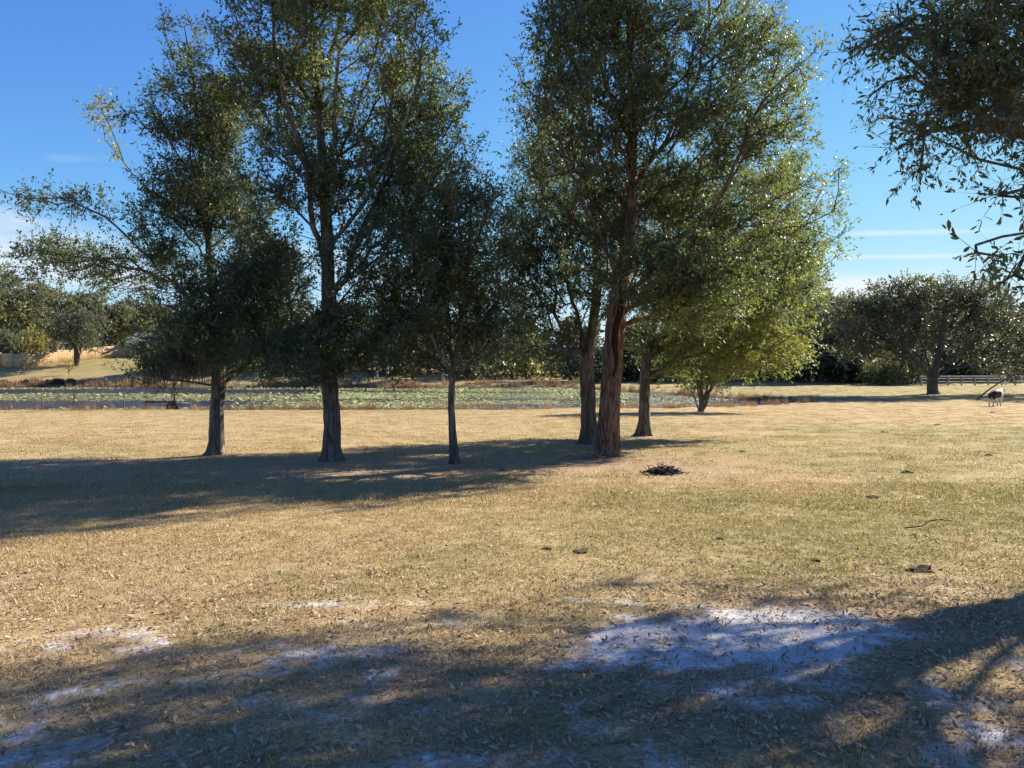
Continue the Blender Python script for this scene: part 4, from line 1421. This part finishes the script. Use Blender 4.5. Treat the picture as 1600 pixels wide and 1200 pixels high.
def scatter(name, label, cat, pts, scl, gmix, protos, seed, tilt=0.06, mat=None):
    rng = R(seed)
    n = len(pts)
    me = bpy.data.meshes.new(name)
    me.vertices.add(n)
    me.vertices.foreach_set('co', np.asarray(pts, np.float32).ravel())
    rot = np.stack([rng.normal(size=n) * tilt, rng.normal(size=n) * tilt, rng.uniform(0, 6.283, n)], -1)
    for nm, ty, val, key in (('rot', 'FLOAT_VECTOR', rot, 'vector'), ('scl', 'FLOAT', scl, 'value'), ('gmix', 'FLOAT', gmix, 'value')):
        at = me.attributes.new(nm, ty, 'POINT')
        at.data.foreach_set(key, np.asarray(val, np.float32).ravel())
    at = me.attributes.new('pick', 'INT', 'POINT')
    at.data.foreach_set('value', rng.integers(0, len(protos), n).astype(np.int32))
    o = link(name, me)
    tag(o, label, cat, kind='stuff')
    ng = bpy.data.node_groups.new(name, 'GeometryNodeTree')
    ng.interface.new_socket('Geometry', in_out='INPUT', socket_type='NodeSocketGeometry')
    ng.interface.new_socket('Geometry', in_out='OUTPUT', socket_type='NodeSocketGeometry')
    gi = ng.nodes.new('NodeGroupInput')
    go = ng.nodes.new('NodeGroupOutput')
    ip = ng.nodes.new('GeometryNodeInstanceOnPoints')
    jn = ng.nodes.new('GeometryNodeJoinGeometry')
    for pr in protos:
        oi = ng.nodes.new('GeometryNodeObjectInfo')
        oi.inputs['Object'].default_value = pr
        oi.inputs['As Instance'].default_value = True
        ng.links.new(oi.outputs['Geometry'], jn.inputs[0])

    def attr(nm, ty):
        a = ng.nodes.new('GeometryNodeInputNamedAttribute')
        a.data_type = ty
        a.inputs['Name'].default_value = nm
        return a.outputs['Attribute']
    er = ng.nodes.new('FunctionNodeEulerToRotation')
    ng.links.new(attr('rot', 'FLOAT_VECTOR'), er.inputs[0])
    ng.links.new(gi.outputs[0], ip.inputs['Points'])
    ng.links.new(jn.outputs[0], ip.inputs['Instance'])
    ip.inputs['Pick Instance'].default_value = True
    ng.links.new(attr('pick', 'INT'), ip.inputs['Instance Index'])
    ng.links.new(er.outputs[0], ip.inputs['Rotation'])
    ng.links.new(attr('scl', 'FLOAT'), ip.inputs['Scale'])
    ng.links.new(ip.outputs[0], go.inputs[0])
    md = o.modifiers.new('scatter', 'NODES')
    md.node_group = ng
    return o


def frustum_pts(n, y0, y1, rng, pw=1.0, margin=1.5):
    """points on the ground in front of the camera; pw<1 crowds them near"""
    t = rng.random(n)
    y = (y0 ** pw + t * (y1 ** pw - y0 ** pw)) ** (1 / pw)
    x = rng.uniform(-1, 1, n) * (y * 0.72 + margin)
    return x, y


# near: small tufts thinned out by the sand
rg = R(301)
x, y = frustum_pts(52000, 1.8, 13, rg, 1.25)
s, g, m, l = cover(x, y)
nz = fbm(x * 2.2, y * 2.2, 5, 3)
keep = (rg.random(len(x)) < np.clip(1.05 - 1.3 * s - .5 * l, .10, 1)) & (rg.random(len(x)) < .35 + 1.1 * nz)
x, y, g = x[keep], y[keep], g[keep]
protos = [blade_proto('grass_tuft', 22, .08, .020 + .005 * k, .0028, 310 + k, M_blade, .985) for k in range(5)]
scatter('short_grass', 'short dry grass of the near pasture', 'grass', np.stack([x, y, ground_z(x, y)], -1), .7 + .6 * rg.random(len(x)),
        np.clip(g * 1.4 * rg.random(len(x)) + .12 * rg.random(len(x)), 0, 1), protos, 1)
# farther: broader patches
x, y = frustum_pts(24000, 10, 104, rg, 1.15, 3)
s, g, m, l = cover(x, y)
keep = (pond_in(x, y) < -1.2) & (y < 99) & (rg.random(len(x)) < 1 - .7 * l) & (rg.random(len(x)) < 1 - s) & (rg.random(len(x)) < .3 + 1.2 * fbm(x * .6, y * .6, 15, 3))
x, y, g = x[keep], y[keep], g[keep]
protos = [blade_proto('grass_patch', 120, .36, .038, .0058, 330 + k, M_blade, .985) for k in range(5)]
scatter('pasture_grass', 'short dry grass of the middle pasture down to the pond', 'grass', np.stack([x, y, ground_z(x, y)], -1), .7 + .6 * rg.random(len(x)),
        np.clip(g * 1.4 * rg.random(len(x)) + .1 * rg.random(len(x)), 0, 1), protos, 2)

# fallen leaves


def dead_leaf(seed):
    rr = R(seed)
    k = rr.uniform(-.3, .5)
    w = rr.uniform(.14, .22)
    V = []
    for t, ww in ((0, .02), (.3, 1), (.65, .8), (1, .03)):
        z = k * (t - .5) ** 2 * .8 + .06
        V += [(t - .5, -w * ww, z + .25 * w * ww * abs(k) * 2), (t - .5, 0, z), (t - .5, w * ww, z + .25 * w * ww * abs(k) * 2)]
    V = np.array(V) * .065
    fs = []
    for r in range(3):
        for c_ in range(2):
            i = r * 3 + c_
            fs.append((i, i + 3, i + 4, i + 1))
    return proto('dead_leaf', V, [np.array(fs)], np.full(len(fs), rr.uniform(0.1, 1)), M_litter)


x, y = frustum_pts(52000, 1.8, 26, rg, .95)
x2, y2 = frustum_pts(34000, 1.8, 8.5, rg, 1.2)
x, y = np.concatenate([x, x2]), np.concatenate([y, y2])
s, g, m, l = cover(x, y)
keep = rg.random(len(x)) < np.clip(.42 + .7 * l + .5 * (fbm(x * .9, y * .9, 25, 3) - .5) - .5 * s, .03, 1)
x, y = x[keep], y[keep]
scatter('fallen_leaves', 'fallen brown oak leaves littering the grass', 'leaf litter', np.stack([x, y, ground_z(x, y) + .012], -1), .34 + .55 * rg.random(len(x)) ** 1.6,
        np.zeros(len(x)), [dead_leaf(350 + k) for k in range(10)], 3, tilt=.35)

# reeds and rank grass on both banks
x = rg.uniform(-75, 26, 24000)
y = rg.uniform(50, 112, 24000)
p = pond_in(x, y)
far = y > 85
keep = (p > -3.2) & (p < np.where(far, 1.4, 1.1)) & (rg.random(len(x)) < np.clip(2.2 * fbm(x * .25, y * .25, 35, 3) - .62, 0, 1) * np.where(far, 1, 1.0))
x, y = x[keep], y[keep]
far = y > 85
red = np.clip(sst(.4, .6, fbm(x * .08, y * .3, 36, 2)) * np.where(far, .45, 1.0) + .2 * rg.normal(size=len(x)), 0, 1)
scatter('shore_reeds', 'dry tan and russet reeds along both shores of the pond', 'reeds', np.stack([x, y, np.maximum(ground_z(x, y), WATER - .1)], -1),
        (.5 + .7 * rg.random(len(x))) * np.where(far, 1.25, .72), red, [blade_proto('reed_clump', 46, .38, .75, .011, 370 + k, M_reed, .62) for k in range(4)], 4)

# lily pads and floating weed
rg = R(400)
x = rg.uniform(-72, 24, 95000)
y = 56 + 46 * rg.random(95000)
p = pond_in(x, y)
nz = fbm(x * .07, y * .22, 45, 4)
left = sst(-16, -26, x)
lane = np.exp(-((y - 66.0) / 4.5) ** 2) + np.exp(-((y - 89.0) / 5.5) ** 2)
dens = np.clip((nz - .26) * 4.0, 0, 1) * sst(.8, 5.0, p + 3 * (nz - .5)) * (1 - left * np.clip(lane * 1.6, 0, 1))
dens = np.where(x > 4, dens * np.where(y < 74, .35, 1), dens)
keep = rg.random(len(x)) < dens
x, y = x[keep], y[keep]
n = len(x)
r = .07 + .11 * rg.random(n)
th = np.arange(5) * 2 * math.pi / 5.3
rot = rg.uniform(0, 6.28, n)[:, None]
til = np.where(rg.random(n) < .2, .30, .06)[:, None] * rg.normal(size=(n, 1))
ca, sa = np.cos(th[None] + rot), np.sin(th[None] + rot)
tz = np.abs(til) * r[:, None] + til * r[:, None] * np.cos(th[None] + 1.7) + .012
V = np.stack([x[:, None] + ca * r[:, None], y[:, None] + sa * r[:, None], WATER + tz + 0 * ca], -1).reshape(-1, 3)
tint = np.clip(.45 + .55 * (fbm(x * .12, y * .3, 46, 3) - .5) * 2 + .2 * rg.normal(size=n), 0, 1)
tag(link('lily_pads', np_mesh('lily_pads', V, [np.arange(5 * n).reshape(n, 5)], tint, False, M_pad)), 'green and yellow lily pads covering the pond', 'lily pads', kind='stuff')
print('pads', n)
